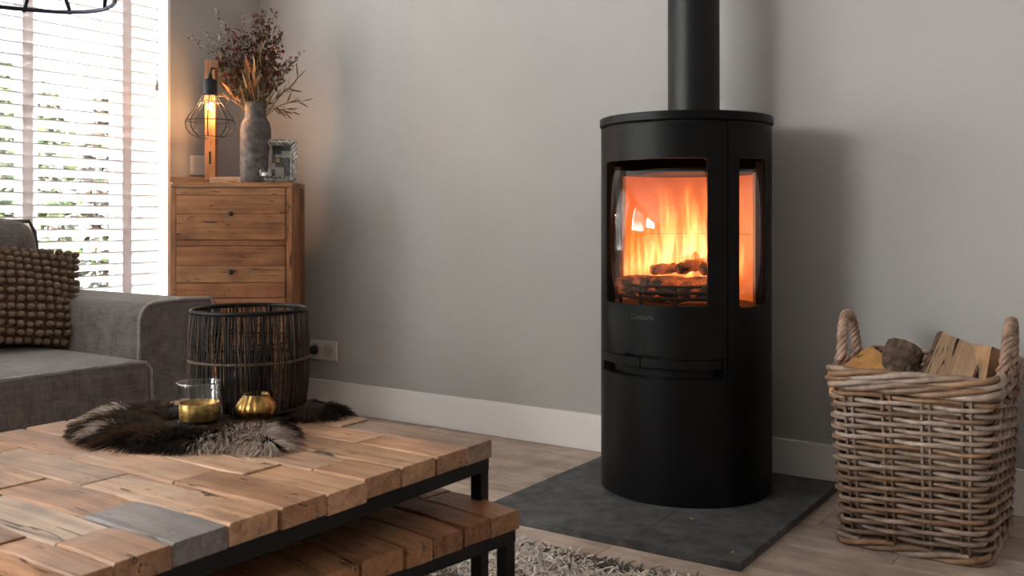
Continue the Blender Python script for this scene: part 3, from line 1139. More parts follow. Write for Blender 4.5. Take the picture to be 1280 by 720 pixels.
def steel_frame(root, lx, ly, ztop, tube=.0225, leg_in=.006):
    hx, hy = lx / 2 - leg_in, ly / 2 - leg_in
    t = tube
    MB().bx(-hx, hx, hy - t, hy, ztop - t, ztop).bx(-hx, hx, -hy, -hy + t, ztop - t, ztop).bx(-hx, -hx + t, -hy + t, hy - t, ztop - t, ztop).bx(hx - t, hx, -hy + t, hy - t, ztop - t, ztop) \
        .bx(-t / 2, t / 2, -hy + t, hy - t, ztop - t, ztop).build('steel_frame', M['steel'], root)
    MB().bx(-hx + .001, hx - .001, -hy + .001, hy - .001, ztop - .0005, ztop + .0012).build('under_board', M['steel'], root)
    for sx in (-1, 1):
        for sy in (-1, 1):
            MB().box((sx * (hx - t / 2), sy * (hy - t / 2), (ztop - t) / 2 + LEG0 / 2), (t, t, ztop - t - LEG0)).build('leg', M['steel'], root, bevel=.0015, seg=1)


LEG0 = 0.012
steel_frame(bt, BX1 - BX0, BY1 - BY0, 0.389)

st = thing('coffee_table', 'smaller lower nested coffee table pushed half under the larger one', 'coffee table', (0, 0, 0))
SROT = R(-8.0)
LXs, LYs = 0.60, 0.60
cr, sr = math.cos(SROT), math.sin(SROT)
corner = Vector((-0.868, 1.314, 0))
cen = corner - Vector((cr * LXs / 2 - sr * LYs / 2, sr * LXs / 2 + cr * LYs / 2, 0))
st.location = cen
st.rotation_euler = (0, 0, SROT)
sw = [.072, .060, .065, .056, .080, .062, .070, .058, .077]
y = LYs / 2
rows = []
sj = [[.14], [-.02, .10], [.03], [.16, -.10], [.08], [-.05, .17], [.12], [.0], [.1]]
for i, w in enumerate(sw):
    rows.append((y - w, y, sj[i] + [-.16 - .03 * (i % 3)]))
    y -= w
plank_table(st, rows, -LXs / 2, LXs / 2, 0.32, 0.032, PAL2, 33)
steel_frame(st, LXs, LYs, 0.287)

# ------------------------------------------------------------------ rug
RX0, RX1, RY0, RY1 = -2.0, -0.10, 0.10, 1.945
rug = thing('shaggy_rug', 'cream and grey shaggy rug under the coffee tables', 'rug', (0, 0, 0))
MB().bx(RX0, RX1, RY0, RY1, 0.0, 0.010).build('rug_backing', M['rug_back'], rug, bevel=.003, seg=2)


def strands_mesh(name, items, mat, parent, nseg=3, sides=3, taper=.65):
    """items: (base, dir, bend, length, radius, colour)"""
    vs, fs, cs = [], [], []
    for (p, d, bnd, ln, rad, c) in items:
        b = len(vs)
        u = d.orthogonal().normalized()
        w = d.cross(u)
        for i in range(nseg + 1):
            t = i / nseg
            q = p + d * (ln * t) + bnd * (ln * t * t)
            rr = rad * (1 - taper * t)
            for k in range(sides):
                a = 2 * PI * k / sides + t * 2
                vs.append((q.x + rr * (u.x * math.cos(a) + w.x * math.sin(a)), q.y + rr * (u.y * math.cos(a) + w.y * math.sin(a)), q.z + rr * (u.z * math.cos(a) + w.z * math.sin(a))))
        for i in range(nseg):
            for k in range(sides):
                k2 = (k + 1) % sides
                fs.append((b + i * sides + k, b + i * sides + k2, b + (i + 1) * sides + k2, b + (i + 1) * sides + k))
        cs += [c] * ((nseg + 1) * sides)
    me = bpy.data.meshes.new(name)
    me.from_pydata(vs, [], fs)
    at = me.color_attributes.new('Col', 'FLOAT_COLOR', 'POINT')
    at.data.foreach_set('color', [x for c in cs for x in (*c, 1)])
    me.polygons.foreach_set('use_smooth', [True] * len(me.polygons))
    return link(name, me, mat, parent)


random.seed(12)
items = []
sp = .0095
yy = RY0
while yy < RY1:
    dense = yy > 1.15
    s_ = sp if dense else .02
    xx = RX0
    while xx < RX1:
        s2 = s_ if xx > -1.75 else .02
        p = Vector((xx + random.uniform(-.5, .5) * s2, yy + random.uniform(-.5, .5) * s_, .008))
        d = Vector((random.gauss(0, .45), random.gauss(-.05, .45), 1)).normalized()
        b = Vector((random.gauss(0, .45), random.gauss(0, .45), -.35))
        q = noise.noise(Vector((p.x * 7, p.y * 7, 0))) + .5 * noise.noise(Vector((p.x * 23, p.y * 23, 4)))
        g = random.uniform(.75, 1.2)
        if q > .30 + random.uniform(-.12, .12):
            c = (.24 * g, .20 * g, .185 * g)
        else:
            c = (.88 * g, .79 * g, .71 * g)
        items.append((p, d, b, random.uniform(.019, .030), random.uniform(.0032, .0046) * (1 if dense else 1.8), c))
        xx += s2
    yy += s_
pl = strands_mesh('pile', items, M['pile'], rug, sides=4, taper=.4)
pl['kind'] = 'stuff'

# ------------------------------------------------------------------ fur pelt on the table
TT = 0.4215
pelt = thing('fur_pelt', 'dark brown fur pelt with grey paws lying on the coffee table', 'fur pelt', (-1.42, 1.12, TT))
OUT = [(-1.515, .950), (-1.63, 1.03), (-1.655, 1.10), (-1.62, 1.16), (-1.545, 1.175), (-1.55, 1.27), (-1.52, 1.335), (-1.43, 1.375), (-1.37, 1.372), (-1.31, 1.352), (-1.275, 1.318), (-1.29, 1.275), (-1.325, 1.225),
       (-1.26, 1.165), (-1.205, 1.120), (-1.165, 1.070), (-1.185, 1.045), (-1.245, 1.030), (-1.29, .985), (-1.35, .955), (-1.41, .938)]
OUT = [(x + 1.42, y - 1.12) for (x, y) in OUT]


def inside(x, y):
    c = False
    n = len(OUT)
    for i in range(n):
        x1, y1 = OUT[i]; x2, y2 = OUT[i - 1]
        if (y1 > y) != (y2 > y) and x < (x2 - x1) * (y - y1) / (y2 - y1) + x1:
            c = not c
    return c


def edge(x, y):
    best = 9; bp = None
    n = len(OUT)
    P = Vector((x, y))
    for i in range(n):
        a, b = Vector(OUT[i - 1]), Vector(OUT[i])
        t = max(0, min(1, (P - a).dot(b - a) / (b - a).length_squared))
        q = a + (b - a) * t
        d = (P - q).length
        if d < best: best, bp = d, q
    return best, bp


def pelt_h(x, y):
    d, q = edge(x, y)
    if not inside(x, y): return 0.0
    return .015 * min(1, d / .03) ** .6


# hide: lumpy sheet
gs = .012
cells = {}
vs, fs = [], []
def vid(i, j):
    k = (i, j)
    if k not in cells:
        cells[k] = len(vs)
        vs.append((i * gs, j * gs, .001 + pelt_h(i * gs, j * gs)))
    return cells[k]
for i in range(-22, 24):
    for j in range(-18, 24):
        if inside((i + .5) * gs, (j + .5) * gs):
            fs.append((vid(i, j), vid(i + 1, j), vid(i + 1, j + 1), vid(i, j + 1)))
hide = MB().add(vs, fs).build('hide', M['hide'], pelt, smooth=True)
md = hide.modifiers.new('thick', 'SOLIDIFY'); md.thickness = .002; md.offset = 1
random.seed(9)
items = []
greyspots = [((-1.225, 1.085), .062), ((-1.20, 1.06), .05), ((-1.265, 1.02), .030), ((-1.49, .975), .020), ((-1.60, 1.05), .035)]
while len(items) < 17000:
    x, y = random.uniform(-.25, .27), random.uniform(-.19, .27)
    if not inside(x, y): continue
    d, q = edge(x, y)
    e = (Vector((x, y)) - q)
    outw = -e.normalized() if e.length > 1e-5 else Vector((0, -1))
    near = max(0, 1 - d / .05)
    flow = Vector((-.45, -.5)) if x < .02 else Vector((.5, -.35))
    flow = flow * .7 + outw * near * .9
    wx, wy = x - 1.42, y + 1.12
    obj_near = min(math.hypot(wx + 1.385, wy - 1.083) / .045, math.hypot(wx + 1.331, wy - 1.162) / .035, math.hypot(wx + 1.434, wy - 1.236) / .115)
    if obj_near < 1.0: continue
    lie = 1.0 if obj_near > 1.25 else 2.6
    lump = noise.noise(Vector((x * 30, y * 30, 2)))
    dr = Vector((flow.x * lie + random.gauss(0, .25) + lump * .5, flow.y * lie + random.gauss(0, .25), .62 if near < .5 else .35)).normalized()
    p = Vector((x, y, pelt_h(x, y)))
    bnd = Vector((flow.x * .3, flow.y * .3, -.42))
    g = random.uniform(.5, 1.3)
    c = (.020 * g, .011 * g, .0075 * g)
    if noise.noise(Vector((x * 18, y * 18, 7))) > .05: c = (.085 * g, .038 * g, .018 * g)
    for (s_, rr) in greyspots:
        dd = math.hypot(wx - s_[0], wy - s_[1])
        if dd < rr * (1 + .4 * random.uniform(-1, 1)):
            c = (.62 * g, .49 * g, .41 * g) if random.random() < .85 else c
    items.append((p, dr, bnd, random.uniform(.018, .032) * (1 if lie < 2 else .6), random.uniform(.0006, .0010), c))
fh = strands_mesh('fur', items, M['fur'], pelt, nseg=3, sides=3)
fh['kind'] = 'stuff'
ZP = TT + .017       # resting height on the pelt

# ------------------------------------------------------------------ lantern
lan = thing('wicker_lantern', 'dark round twig lantern with a glass candle cylinder inside, on the fur', 'lantern', (-1.434, 1.236, ZP - .004))
LR, LH = 0.107, 0.187


def lan_r(t):
    return LR * (0.955 + .065 * math.sin(PI * min(1, t * 1.0)) if t < .5 else 0.985 + .035 * math.sin(PI * t))


def ring(r, z, th, n=64):
    return MB().tube([(r * math.cos(2 * PI * k / n), r * math.sin(2 * PI * k / n), z) for k in range(n)], th, 8, closed=True)


ring(LR * .985, LH, .0042).build('top_ring', M['steel'], lan, smooth=True)
ring(LR * .97, .005, .0042).build('bottom_ring', M['steel'], lan, smooth=True)
o = ring(LR * 1.03, LH * .52, .0028).build('middle_ring', M['twig'], lan, smooth=True); o.color = (.085, .055, .034, 1)
o = ring(LR * .965, LH * .52, .0030).build('inner_ring', M['steel'], lan, smooth=True)
o = ring(LR * .96, LH * .70, .0016).build('inner_ring', M['steel'], lan, smooth=True)
for k in range(10):
    a = 2 * PI * k / 10 + .15
    MB().tube([((LR * .955) * math.cos(a), (LR * .955) * math.sin(a), .004), ((LR * .965) * math.cos(a), (LR * .965) * math.sin(a), LH)], .0034, 6).build('upright', M['steel'], lan, smooth=True)
random.seed(31)
tw = []
for q in range(5):
    pts = []
    b1, b2 = random.uniform(-.004, .004), random.uniform(-.004, .004)
    for i in range(7):
        t = i / 6
        pts.append((lan_r(t) + .0015 + random.uniform(-.0012, .0012), b1 * math.sin(t * 4 + q) + random.uniform(-.001, .001), .004 + (LH - .004) * t))
    tw.append(MB().tube(pts, [random.uniform(.0011, .0016) for _ in pts], 5).mesh('twig', smooth=True))
for k in range(190):
    a = 2 * PI * k / 190 + random.uniform(-.012, .012)
    o = link('twig', random.choice(tw), M['twig'], lan, (0, 0, 0), (0, 0, a))
    g = random.uniform(.5, 1.6)
    o.color = (.016 * g, .010 * g, .007 * g, 1) if random.random() < .86 else (.075 * g, .040 * g, .019 * g, 1)
MB().lathe([(0, .002), (LR * .93, .002), (LR * .93, .008), (0, .008)], 40).build('base_plate', M['steel'], lan)
MB().lathe([(0, .008), (.040, .008), (.043, .012), (.043, .103), (.0425, .105), (.0395, .105), (.039, .103), (.039, .014), (0, .014)], 48).build('candle_glass', M['smoked'], lan, auto=True)
o = ring(.0415, .105, .0012).build('glass_rim', M['rim_glass'], lan, smooth=True)

# ------------------------------------------------------------------ tumbler and tea light glass
tg = thing('glass_tumbler', 'clear glass tumbler with gold leaf lower half standing on the fur', 'glass', (-1.385, 1.083, ZP))
GR, GH = .0365, .071
MB().lathe([(0, .0), (GR - .004, 0), (GR - .001, .002), (GR, .006), (GR + .0015, GH - .001), (GR + .001, GH), (GR - .0015, GH), (GR - .002, GH - .001), (GR - .0025, .008), (GR - .006, .006), (0, .006)], 56).build('glass_body', M['clear_glass'], tg, smooth=True)
MB().lathe([(0, .0065), (GR - .006, .0065), (GR - .0034, .009), (GR - .0030, .036), (GR - .0036, .0365), (GR - .004, .036), (GR - .0044, .010), (0, .0072)], 56).build('gold_leaf', M['leaf_gold'], tg, smooth=True)
MB().tube([((GR + .0004) * math.cos(2 * PI * k / 48), (GR + .0004) * math.sin(2 * PI * k / 48), GH) for k in range(48)], .0013, 6, closed=True).build('rim', M['rim_glass'], tg, smooth=True)

tl = thing('tealight_holder', 'small ribbed gold glass tealight holder on the fur beside the tumbler', 'tealight holder', (-1.331, 1.162, ZP))
prof = [(0, 0), (.020, 0), (.027, .003), (.0335, .010), (.0355, .017), (.034, .025), (.029, .033), (.0245, .0385), (.0235, .042), (.0245, .0445)]
MB().lathe(prof + [(.0225, .0440), (.0215, .040), (.0265, .033), (.031, .025), (.0325, .017), (.030, .010), (.024, .005), (0, .004)], 96, ribs=18, rib_amp=.035).build('glass_bowl', M['gold'], tl, smooth=True)
MB().tube([(.0238 * math.cos(2 * PI * k / 40), .0238 * math.sin(2 * PI * k / 40), .0446) for k in range(40)], .0014, 6, closed=True).build('rim', M['rim_glass'], tl, smooth=True)

# ------------------------------------------------------------------ sofa
sofa = thing('sofa', 'dark grey fabric sofa with wide arm and light piping in front of the blind', 'sofa', (-2.7, 0.6, 0))
SXF, SXB = -2.20, -3.19
ox, oy = 2.7, -0.6


def rbox(x0, x1, y0, y1, z0, z1, r=.03, seg=4, puff=0.0, n=1):
    mb = MB().bx(x0, x1, y0, y1, z0, z1)
    me = mb.mesh('c', bevel=r, seg=seg, smooth=True)
    if puff:
        bm = bmesh.new(); bm.from_mesh(me)
        bmesh.ops.subdivide_edges(bm, edges=[e for e in bm.edges if e.calc_length() > .1], cuts=7, use_grid_fill=True)
        for v in bm.verts:
            u = (v.co.x - x0) / (x1 - x0) * 2 - 1; w = (v.co.y - y0) / (y1 - y0) * 2 - 1; t = (v.co.z - z0) / (z1 - z0) * 2 - 1
            v.co.z += puff * t * max(0, (1 - u ** 4)) * max(0, (1 - w ** 4))
            v.co.x += puff * .5 * u * max(0, (1 - t ** 4)) * max(0, (1 - w ** 4))
            v.co.y += puff * .3 * w * max(0, (1 - t ** 4)) * max(0, (1 - u ** 4))
        for f in bm.faces: f.smooth = True
        bm.to_mesh(me); bm.free()
    return me


def part(name, me, mat, parent):
    me.name = name
    return link(name, me, mat, parent)


off = lambda x, y: (x + ox, y + oy)
# base plinth, seat, arm, back
part('sofa_base', rbox(SXB + ox, SXF - .04 + ox, -1.0 + oy, 1.80 + oy, .05, .16, .015, 2), M['fabric_dark'], sofa)
seat = part('seat_cushion', rbox(SXB + .25 + ox, SXF + ox, -0.9 + oy, 1.572 + oy, .15, .425, .030, 4, .012), M['fabric'], sofa)
ax0, ax1 = SXB + ox, -2.26 + ox
ay0, ay1 = 1.576 + oy, 1.812 + oy
def arm_outline(dy=0.0, rl=.050, rr=.014):
    pts = [(ay0 - dy, .10)]
    for q in range(9):
        a = PI - q / 8 * PI / 2
        pts.append((ay0 + rl + (rl + dy) * math.cos(a), .568 - rl + (rl + dy) * math.sin(a)))
    for t in (.3, .6):
        pts.append((ay0 + rl + (ay1 - rr - ay0 - rl) * t, .568 + dy + .003 * math.sin(PI * t)))
    for q in range(5):
        a = PI / 2 - q / 4 * PI / 2
        pts.append((ay1 - rr + (rr + dy) * math.cos(a), .568 - rr + (rr + dy) * math.sin(a)))
    pts.append((ay1 + dy, .10))
    return pts


ol = arm_outline()
k = len(ol)
xr = [(ax0, -.012), (ax0 + .012, 0)] + [(ax0 + .012 + (ax1 - ax0 - .024) * t / 6, .0) for t in range(1, 6)] + [(ax1 - .012, 0), (ax1 - .003, -.002), (ax1, -.009)]
vs = []
for (x, d) in xr:
    for (yy, zz) in arm_outline(d):
        vs.append((x, yy, zz))
fs = [(i_ * k + q, i_ * k + (q + 1) % k, (i_ + 1) * k + (q + 1) % k, (i_ + 1) * k + q) for i_ in range(len(xr) - 1) for q in range(k)]
fs += [tuple(range(k)), tuple((len(xr) - 1) * k + q for q in range(k))]
arm = MB().add(vs, fs).build('arm_rest', M['fabric'], sofa, auto=True)
part('back_rest', rbox(SXB + ox - .005, SXB + .24 + ox, -0.95 + oy, 1.572 + oy, .16, .66, .05, 4, .01), M['fabric'], sofa)
bc = part('back_cushion', rbox(-.11, .11, -.38, .38, -.20, .22, .055, 4, .03), M['fabric'], sofa)
bc.location = (-2.87 + ox, 1.235 + oy, .555)
bc.rotation_euler = (0, R(-14), 0)
# back cushion piping
hp_ = .385
pts = []
for (a, b) in ((-.37, -.19), (.37, -.19), (.382, -.17), (.382, .19), (.37, .222), (-.37, .222), (-.382, .19), (-.382, -.17)):
    pts.append((.075, a, b))
MB().tube(pts, .006, 6, closed=True).build('piping', M['fabric_dark'], bc, smooth=True)
# front panel piping of the arm, seat piping
pts = [(ax1 - .002, yy, zz) for (yy, zz) in arm_outline(.001)]
MB().tube(pts, .0048, 8).build('piping', M['piping'], arm, smooth=True)
xs_ = SXF + ox - .006
pts = [(xs_ + .002, -.89 + oy, .423), (xs_ + .006, 0.4 + oy, .427), (xs_ + .004, 1.50 + oy, .424), (xs_ + .001, 1.556 + oy, .419), (xs_ - .0, 1.572 + oy, .400), (xs_, 1.575 + oy, .30), (xs_, 1.574 + oy, .16)]
MB().tube(pts, .0045, 8).build('piping', M['piping'], seat, smooth=True)
pts = [(xs_, 1.570 + oy, .421), (xs_ - .25, 1.573 + oy, .424), (xs_ - .6, 1.573 + oy, .424)]
for (sx, sy) in ((SXB + .05, -.9), (SXB + .05, 1.72), (SXF - .12, -.9), (SXF - .12, 1.72)):
    MB().lathe([(0, 0), (.022, 0), (.026, .05), (0, .05)], 16, (sx + ox, sy + oy, 0)).build('foot', M['black_plastic'], sofa)

# bobble pillow
pil = thing('bobble_pillow', 'brown knitted bobble cushion leaning in the sofa corner', 'cushion', (-2.63, 1.40, .440))
PW, PH, PT = .46, .305, .105
pil.rotation_euler = (R(-7), R(-24), R(-6))


def pil_pt(u, v, side):
    """u along y, v up; both -1..1"""
    e = (max(0, 1 - abs(u) ** 3.2) * max(0, 1 - abs(v) ** 3.2)) ** .55
    pin = 1 - .07 * (1 - abs(v) ** 2) * abs(u) ** 6
    pin2 = 1 - .10 * (1 - abs(u) ** 2) * abs(v) ** 6
    wr = .010 * math.sin(u * 5 + v * 4) * e
    return Vector((side * (PT / 2) * e + wr * .6, u * PW / 2 * pin, PH / 2 + v * PH / 2 * pin2))


mb = MB()
mb.grid(lambda a, b: pil_pt(a * 2 - 1, b * 2 - 1, 1), 25, 19)
mb.grid(lambda a, b: pil_pt(a * 2 - 1, b * 2 - 1, -1), 25, 19)
pc = mb.build('cover', M['knit_base'], pil, smooth=True)
bob = MB().sphere((0, 0, 0), .0126, 8, 6, (.92, .86, .72)).mesh('bobble', smooth=True)
random.seed(77)
NB, MBB = 18, 13
for j in range(MBB):
    for i in range(NB):
        u = (-1 + 2 * (i + .5) / NB) * 1.0
        v = (-1 + 2 * (j + .5) / MBB) * 1.0
        p = pil_pt(u, v, 1)
        pu = pil_pt(min(1, u + .02), v, 1) - pil_pt(u - .02, v, 1)
        pv = pil_pt(u, min(1, v + .02), 1) - pil_pt(u, v - .02, 1)
        nn = pu.cross(pv).normalized()
        if nn.x < 0: nn = -nn
        o = link('bobble', bob, M['knit'], pil)
        # long axis of the bobble lies along the row
        q = Vector((1, 0, 0)).rotation_difference(pu.normalized())
        o.rotation_euler = (q.to_matrix() @ Matrix.Rotation(random.uniform(-.4, .4), 3, 'X')).to_euler()
        o.location = p + nn * .005 + Vector((0, random.uniform(-.002, .002), random.uniform(-.002, .002)))
        s_ = random.uniform(.92, 1.1)
        o.scale = (s_, s_, s_)

# ------------------------------------------------------------------ corner dresser
FW = Vector((-math.sin(YAW), math.cos(YAW), 0))
RT = Vector((math.cos(YAW), math.sin(YAW), 0))


def at(px, py, Z):
    """point seen at a pixel of the photograph, Z metres along the view axis"""
    p = FW * Z + RT * ((px - 640) / F_PX * Z)
    return Vector((p.x, p.y, HC - (py - 276) / F_PX * Z))


CZ = 3.70
CWID, CDEP, CTOP = .464, .215, .9385
cb = at(214, 276, CZ) + RT * (CWID / 2)
dr = thing('chest_of_drawers', 'narrow reclaimed wood chest of drawers standing across the room corner', 'dresser', (cb.x, cb.y, 0), YAW)
# local x = right in the photograph, local y = away from the camera
hw = CWID / 2
WC = [(0.365, 0.162, 0.07), (0.419, 0.196, 0.086), (0.317, 0.135, 0.057), (0.459, 0.23, 0.108), (0.392, 0.176, 0.076)]
random.seed(15)


def board(name, x0, x1, y0, y1, z0, z1, mat, parent, col=None, bev=.0015):
    o = MB().box((0, 0, 0), (x1 - x0, y1 - y0, z1 - z0)).build(name, mat, parent, bevel=bev, seg=1, loc=((x0 + x1) / 2, (y0 + y1) / 2, (z0 + z1) / 2))
    c = col or random.choice(WC)
    g = random.uniform(.9, 1.1)
    o.color = (c[0] * g, c[1] * g, c[2] * g, 1)
    return o


board('top_board', -hw - .002, hw + .003, -.002, .075, CTOP - .020, CTOP, M['cab_h'], dr, (.36, .19, .09), .003)
board('top_board', -hw - .002, hw + .003, .076, .145, CTOP - .020, CTOP, M['cab_h'], dr, (.32, .16, .075), .003)
board('top_board', -hw - .002, hw + .003, .146, CDEP, CTOP - .020, CTOP, M['cab_h'], dr, (.34, .17, .08), .003)
# side walls of upright boards
ysd = [0.0, .052, .103, .160, CDEP]
for i in range(4):
    dxx = (.0, .004, -.001, .003)[i]
    board('side_board', hw - .022, hw + dxx, ysd[i] + .0008, ysd[i + 1] - .0008, .0, CTOP - .021, M['cab_v'], dr)
    board('side_board', -hw, -hw + .018, ysd[i] + .0008, ysd[i + 1] - .0008, .0, CTOP - .021, M['cab_v'], dr)
board('back_board', -hw + .019, hw - .023, CDEP - .012, CDEP - .001, .02, CTOP - .021, M['cab_v'], dr)
pitch = .2235
ztop = CTOP - .0215
knobm = MB().lathe([(0, .0), (.006, .0), (.005, .006), (.0075, .010), (.0100, .015), (.0088, .021), (.004, .0245), (0, .025)], 20, axis='y')
for k in range(4):
    z1 = ztop - k * pitch
    z0 = z1 - .200
    d = bpy.data.objects.new('drawer', None)
    C.objects.link(d)
    d.parent = dr
    fr = [.0, .30, .62, 1.0] if k % 2 else [0.0, .26, .55, 1.0]
    if k == 0: fr = [0, .5, .86, 1.0]
    for j in range(3):
        o = board('front_board', -hw + .0195, hw - .0245, -.001 - .0012 * (j % 2), .014, z0 + (z1 - z0) * fr[j] + .0006, z0 + (z1 - z0) * fr[j + 1] - .0006, M['cab_h'], d)
    board('drawer_box', -hw + .03, hw - .034, .015, CDEP - .02, z0 + .01, z1 - .012, M['cab_h'], d)
    knobm.xf(Matrix.Identity(4)).build('knob', M['black_plastic'], d, smooth=True, loc=(0.002, -.002, (z0 + z1) / 2))
    if z0 - .022 > 0:
        board('rail', -hw + .0195, hw - .0235, .001, .02, z0 - .0215, z0 - .0018, M['cab_h'], dr)

# ------------------------------------------------------------------ lamp on the dresser
LZ = 3.81
lb = at(264, 276, LZ)
lamp = thing('table_lamp', 'wooden post table lamp with black wire cage shade on the dresser', 'lamp', (lb.x, lb.y, CTOP), YAW)
MB().box((0, 0, 0), (.042, .030, .475)).build('post', M['cab_v'], lamp, bevel=.002, loc=(0, 0, .0125 + .475 / 2)).color = (.44, .21, .09, 1)
MB().box((0, 0, 0), (.030, .085, .030)).build('arm', M['cab_h'], lamp, bevel=.002, loc=(.036, -.03, .462), rot=(0, 0, 0)).color = (.34, .18, .095, 1)
o = MB().box((0, 0, 0), (.15, .036, .024)).build('foot_board', M['cab_h'], lamp, bevel=.002, loc=(-.080, -.005, .0122), rot=(0, 0, R(12))); o.color = (.33, .19, .10, 1)
o = MB().box((0, 0, 0), (.175, .036, .024)).build('foot_board', M['cab_h'], lamp, bevel=.002, loc=(.09, -.02, .0122), rot=(0, 0, R(-8))); o.color = (.60, .42, .27, 1)
MB().bx(-.004, .004, -.0165, -.0148, .075, .125).build('slot', M['black_plastic'], lamp)
hx, hy = .016, -.065
MB().tube([(hx + .012, hy + .03, .448), (hx + .006, hy, .445), (hx, hy, .425)], .0035, 8).build('cable', M['black_plastic'], lamp, smooth=True)
MB().lathe([(0, .425), (.006, .425), (.010, .405), (.022, .402), (.0265, .398), (.0265, .338), (0, .338)], 28, (hx, hy, 0)).build('lamp_socket', M['wire'], lamp, auto=True)
cage = MB()
cp = [(.030, .338), (.040, .315), (.060, .285), (.083, .255), (.092, .236), (.090, .212), (.074, .190), (.055, .178)]
wires = []
for k in range(8):
    a = 2 * PI * k / 8 + .2
    MB().tube([(hx + .027 * math.cos(a), hy + .027 * math.sin(a), .345)] + [(hx + r * math.cos(a), hy + r * math.sin(a), z) for (r, z) in cp], .0021, 6).build('cage_wire', M['wire'], lamp, smooth=True)
for (r, z) in ((.041, .313), (.0915, .240), (.056, .178)):
    MB().tube([(hx + r * math.cos(2 * PI * k / 40), hy + r * math.sin(2 * PI * k / 40), z) for k in range(40)], .0022, 6, closed=True).build('cage_ring', M['wire'], lamp, smooth=True)
MB().lathe([(0, .268), (.010, .270), (.020, .280), (.0245, .294), (.021, .310), (.013, .324), (.011, .338), (0, .338)], 28, (hx, hy, 0)).build('bulb', M['bulb'], lamp, smooth=True)
fpts = []
for k in range(25):
    a = 2 * PI * k / 24 * 2
    fpts.append((hx + .009 * math.cos(a), hy + .009 * math.sin(a), .283 + .026 * (k / 24)))
MB().tube(fpts, .0022, 6).build('filament', M['filament'], lamp, smooth=True)
l = bpy.data.lights.new('bulb_light', 'POINT')
l.energy = 0.55
l.color = (1.0, 0.48, 0.24)
l.shadow_soft_size = .018
lo = bpy.data.objects.new('bulb_light', l)
C.objects.link(lo)
lo.parent = lamp
lo.location = (hx, hy, .292)

# wall plate behind the lamp
wp = thing('wall_switch', 'white wall switch plate behind the table lamp', 'switch', (XW, 2.573, 1.018))
MB().bx(0, .009, -.041, .041, -.041, .041).build('plate', M['socket'], wp, bevel=.003)
MB().bx(.0092, .012, -.028, .028, -.028, .028).build('rocker', M['socket'], wp, bevel=.001)

# ------------------------------------------------------------------ vase with dried bouquet
VZ = 3.79
vb = at(319.5, 276, VZ)
vase = thing('stoneware_vase', 'rough grey stoneware bottle vase on the dresser', 'vase', (vb.x, vb.y, CTOP), YAW)
VH = .318
MB().lathe([(0, 0), (.052, 0), (.057, .006), (.0590, .06), (.0595, .15), (.0590, .215), (.054, .236), (.045, .252), (.041, .262), (.041, .300), (.0435, .310), (.0425, .318), (.038, .317), (.036, .300), (.036, .26), (.045, .235), (.05, .2), (.05, .01), (0, .01)], 48).build('vase_body', M['vase'], vase, smooth=True)

bq = thing('dried_bouquet', 'bouquet of dried flowers, seed sprigs and grasses standing in the grey vase', 'dried flowers', (vb.x, vb.y, CTOP + .28), YAW)
# local x right, y away, z up; convert pixel offsets to metres at the vase's distance
k_ = VZ / F_PX
def bp(px, py, dy=0.0):
    return Vector(((px - 319.5) * k_, dy, HC - (py - 276) * k_ - (CTOP + .28)))


class CM:
    """coloured mesh collector"""
    def __init__(s): s.v, s.f, s.c = [], [], []
    def add(s, mb, col):
        n = len(s.v)
        s.v += mb.v
        s.f += [tuple(i + n for i in f) for f in mb.f]
        s.c += [col] * len(mb.v)
    def build(s, name, mat, parent, kind=None):
        me = bpy.data.meshes.new(name)
        me.from_pydata([tuple(v) for v in s.v], [], s.f)
        at_ = me.color_attributes.new('Col', 'FLOAT_COLOR', 'POINT')
        at_.data.foreach_set('color', [x for c in s.c for x in (*c, 1)])
        o = link(name, me, mat, parent)
        if kind: o['kind'] = kind
        return o


def leaf(p, d, l, w, rnd, curl=.2):
    d = d.normalized()
    u = d.orthogonal().normalized()
    u = Matrix.Rotation(rnd.uniform(0, 6.28), 3, d) @ u
    n = d.cross(u)
    pts = [p, p + d * l * .35 + u * w * .5 + n * w * .1, p + d * l * .35 - u * w * .5 + n * w * .1, p + d * l * .75 + u * w * .38 + n * l * curl * .5, p + d * l * .75 - u * w * .38 + n * l * curl * .5, p + d * l + n * l * curl,
           p + d * l * .5 + n * (l * curl * .2 - w * .12)]
    return MB().add(pts, [(0, 1, 6), (0, 6, 2), (1, 3, 6), (2, 6, 4), (3, 5, 6), (4, 6, 5)])


rb = random.Random(101)


def curve(p0, p1, sag, n=8):
    p0, p1 = Vector(p0), Vector(p1)
    return [p0.lerp(p1, t / (n - 1)) + Vector((0, 0, 1)) * (sag * math.sin(PI * t / (n - 1))) + Vector((rb.uniform(-.002, .002), rb.uniform(-.002, .002), 0)) for t in range(n)]


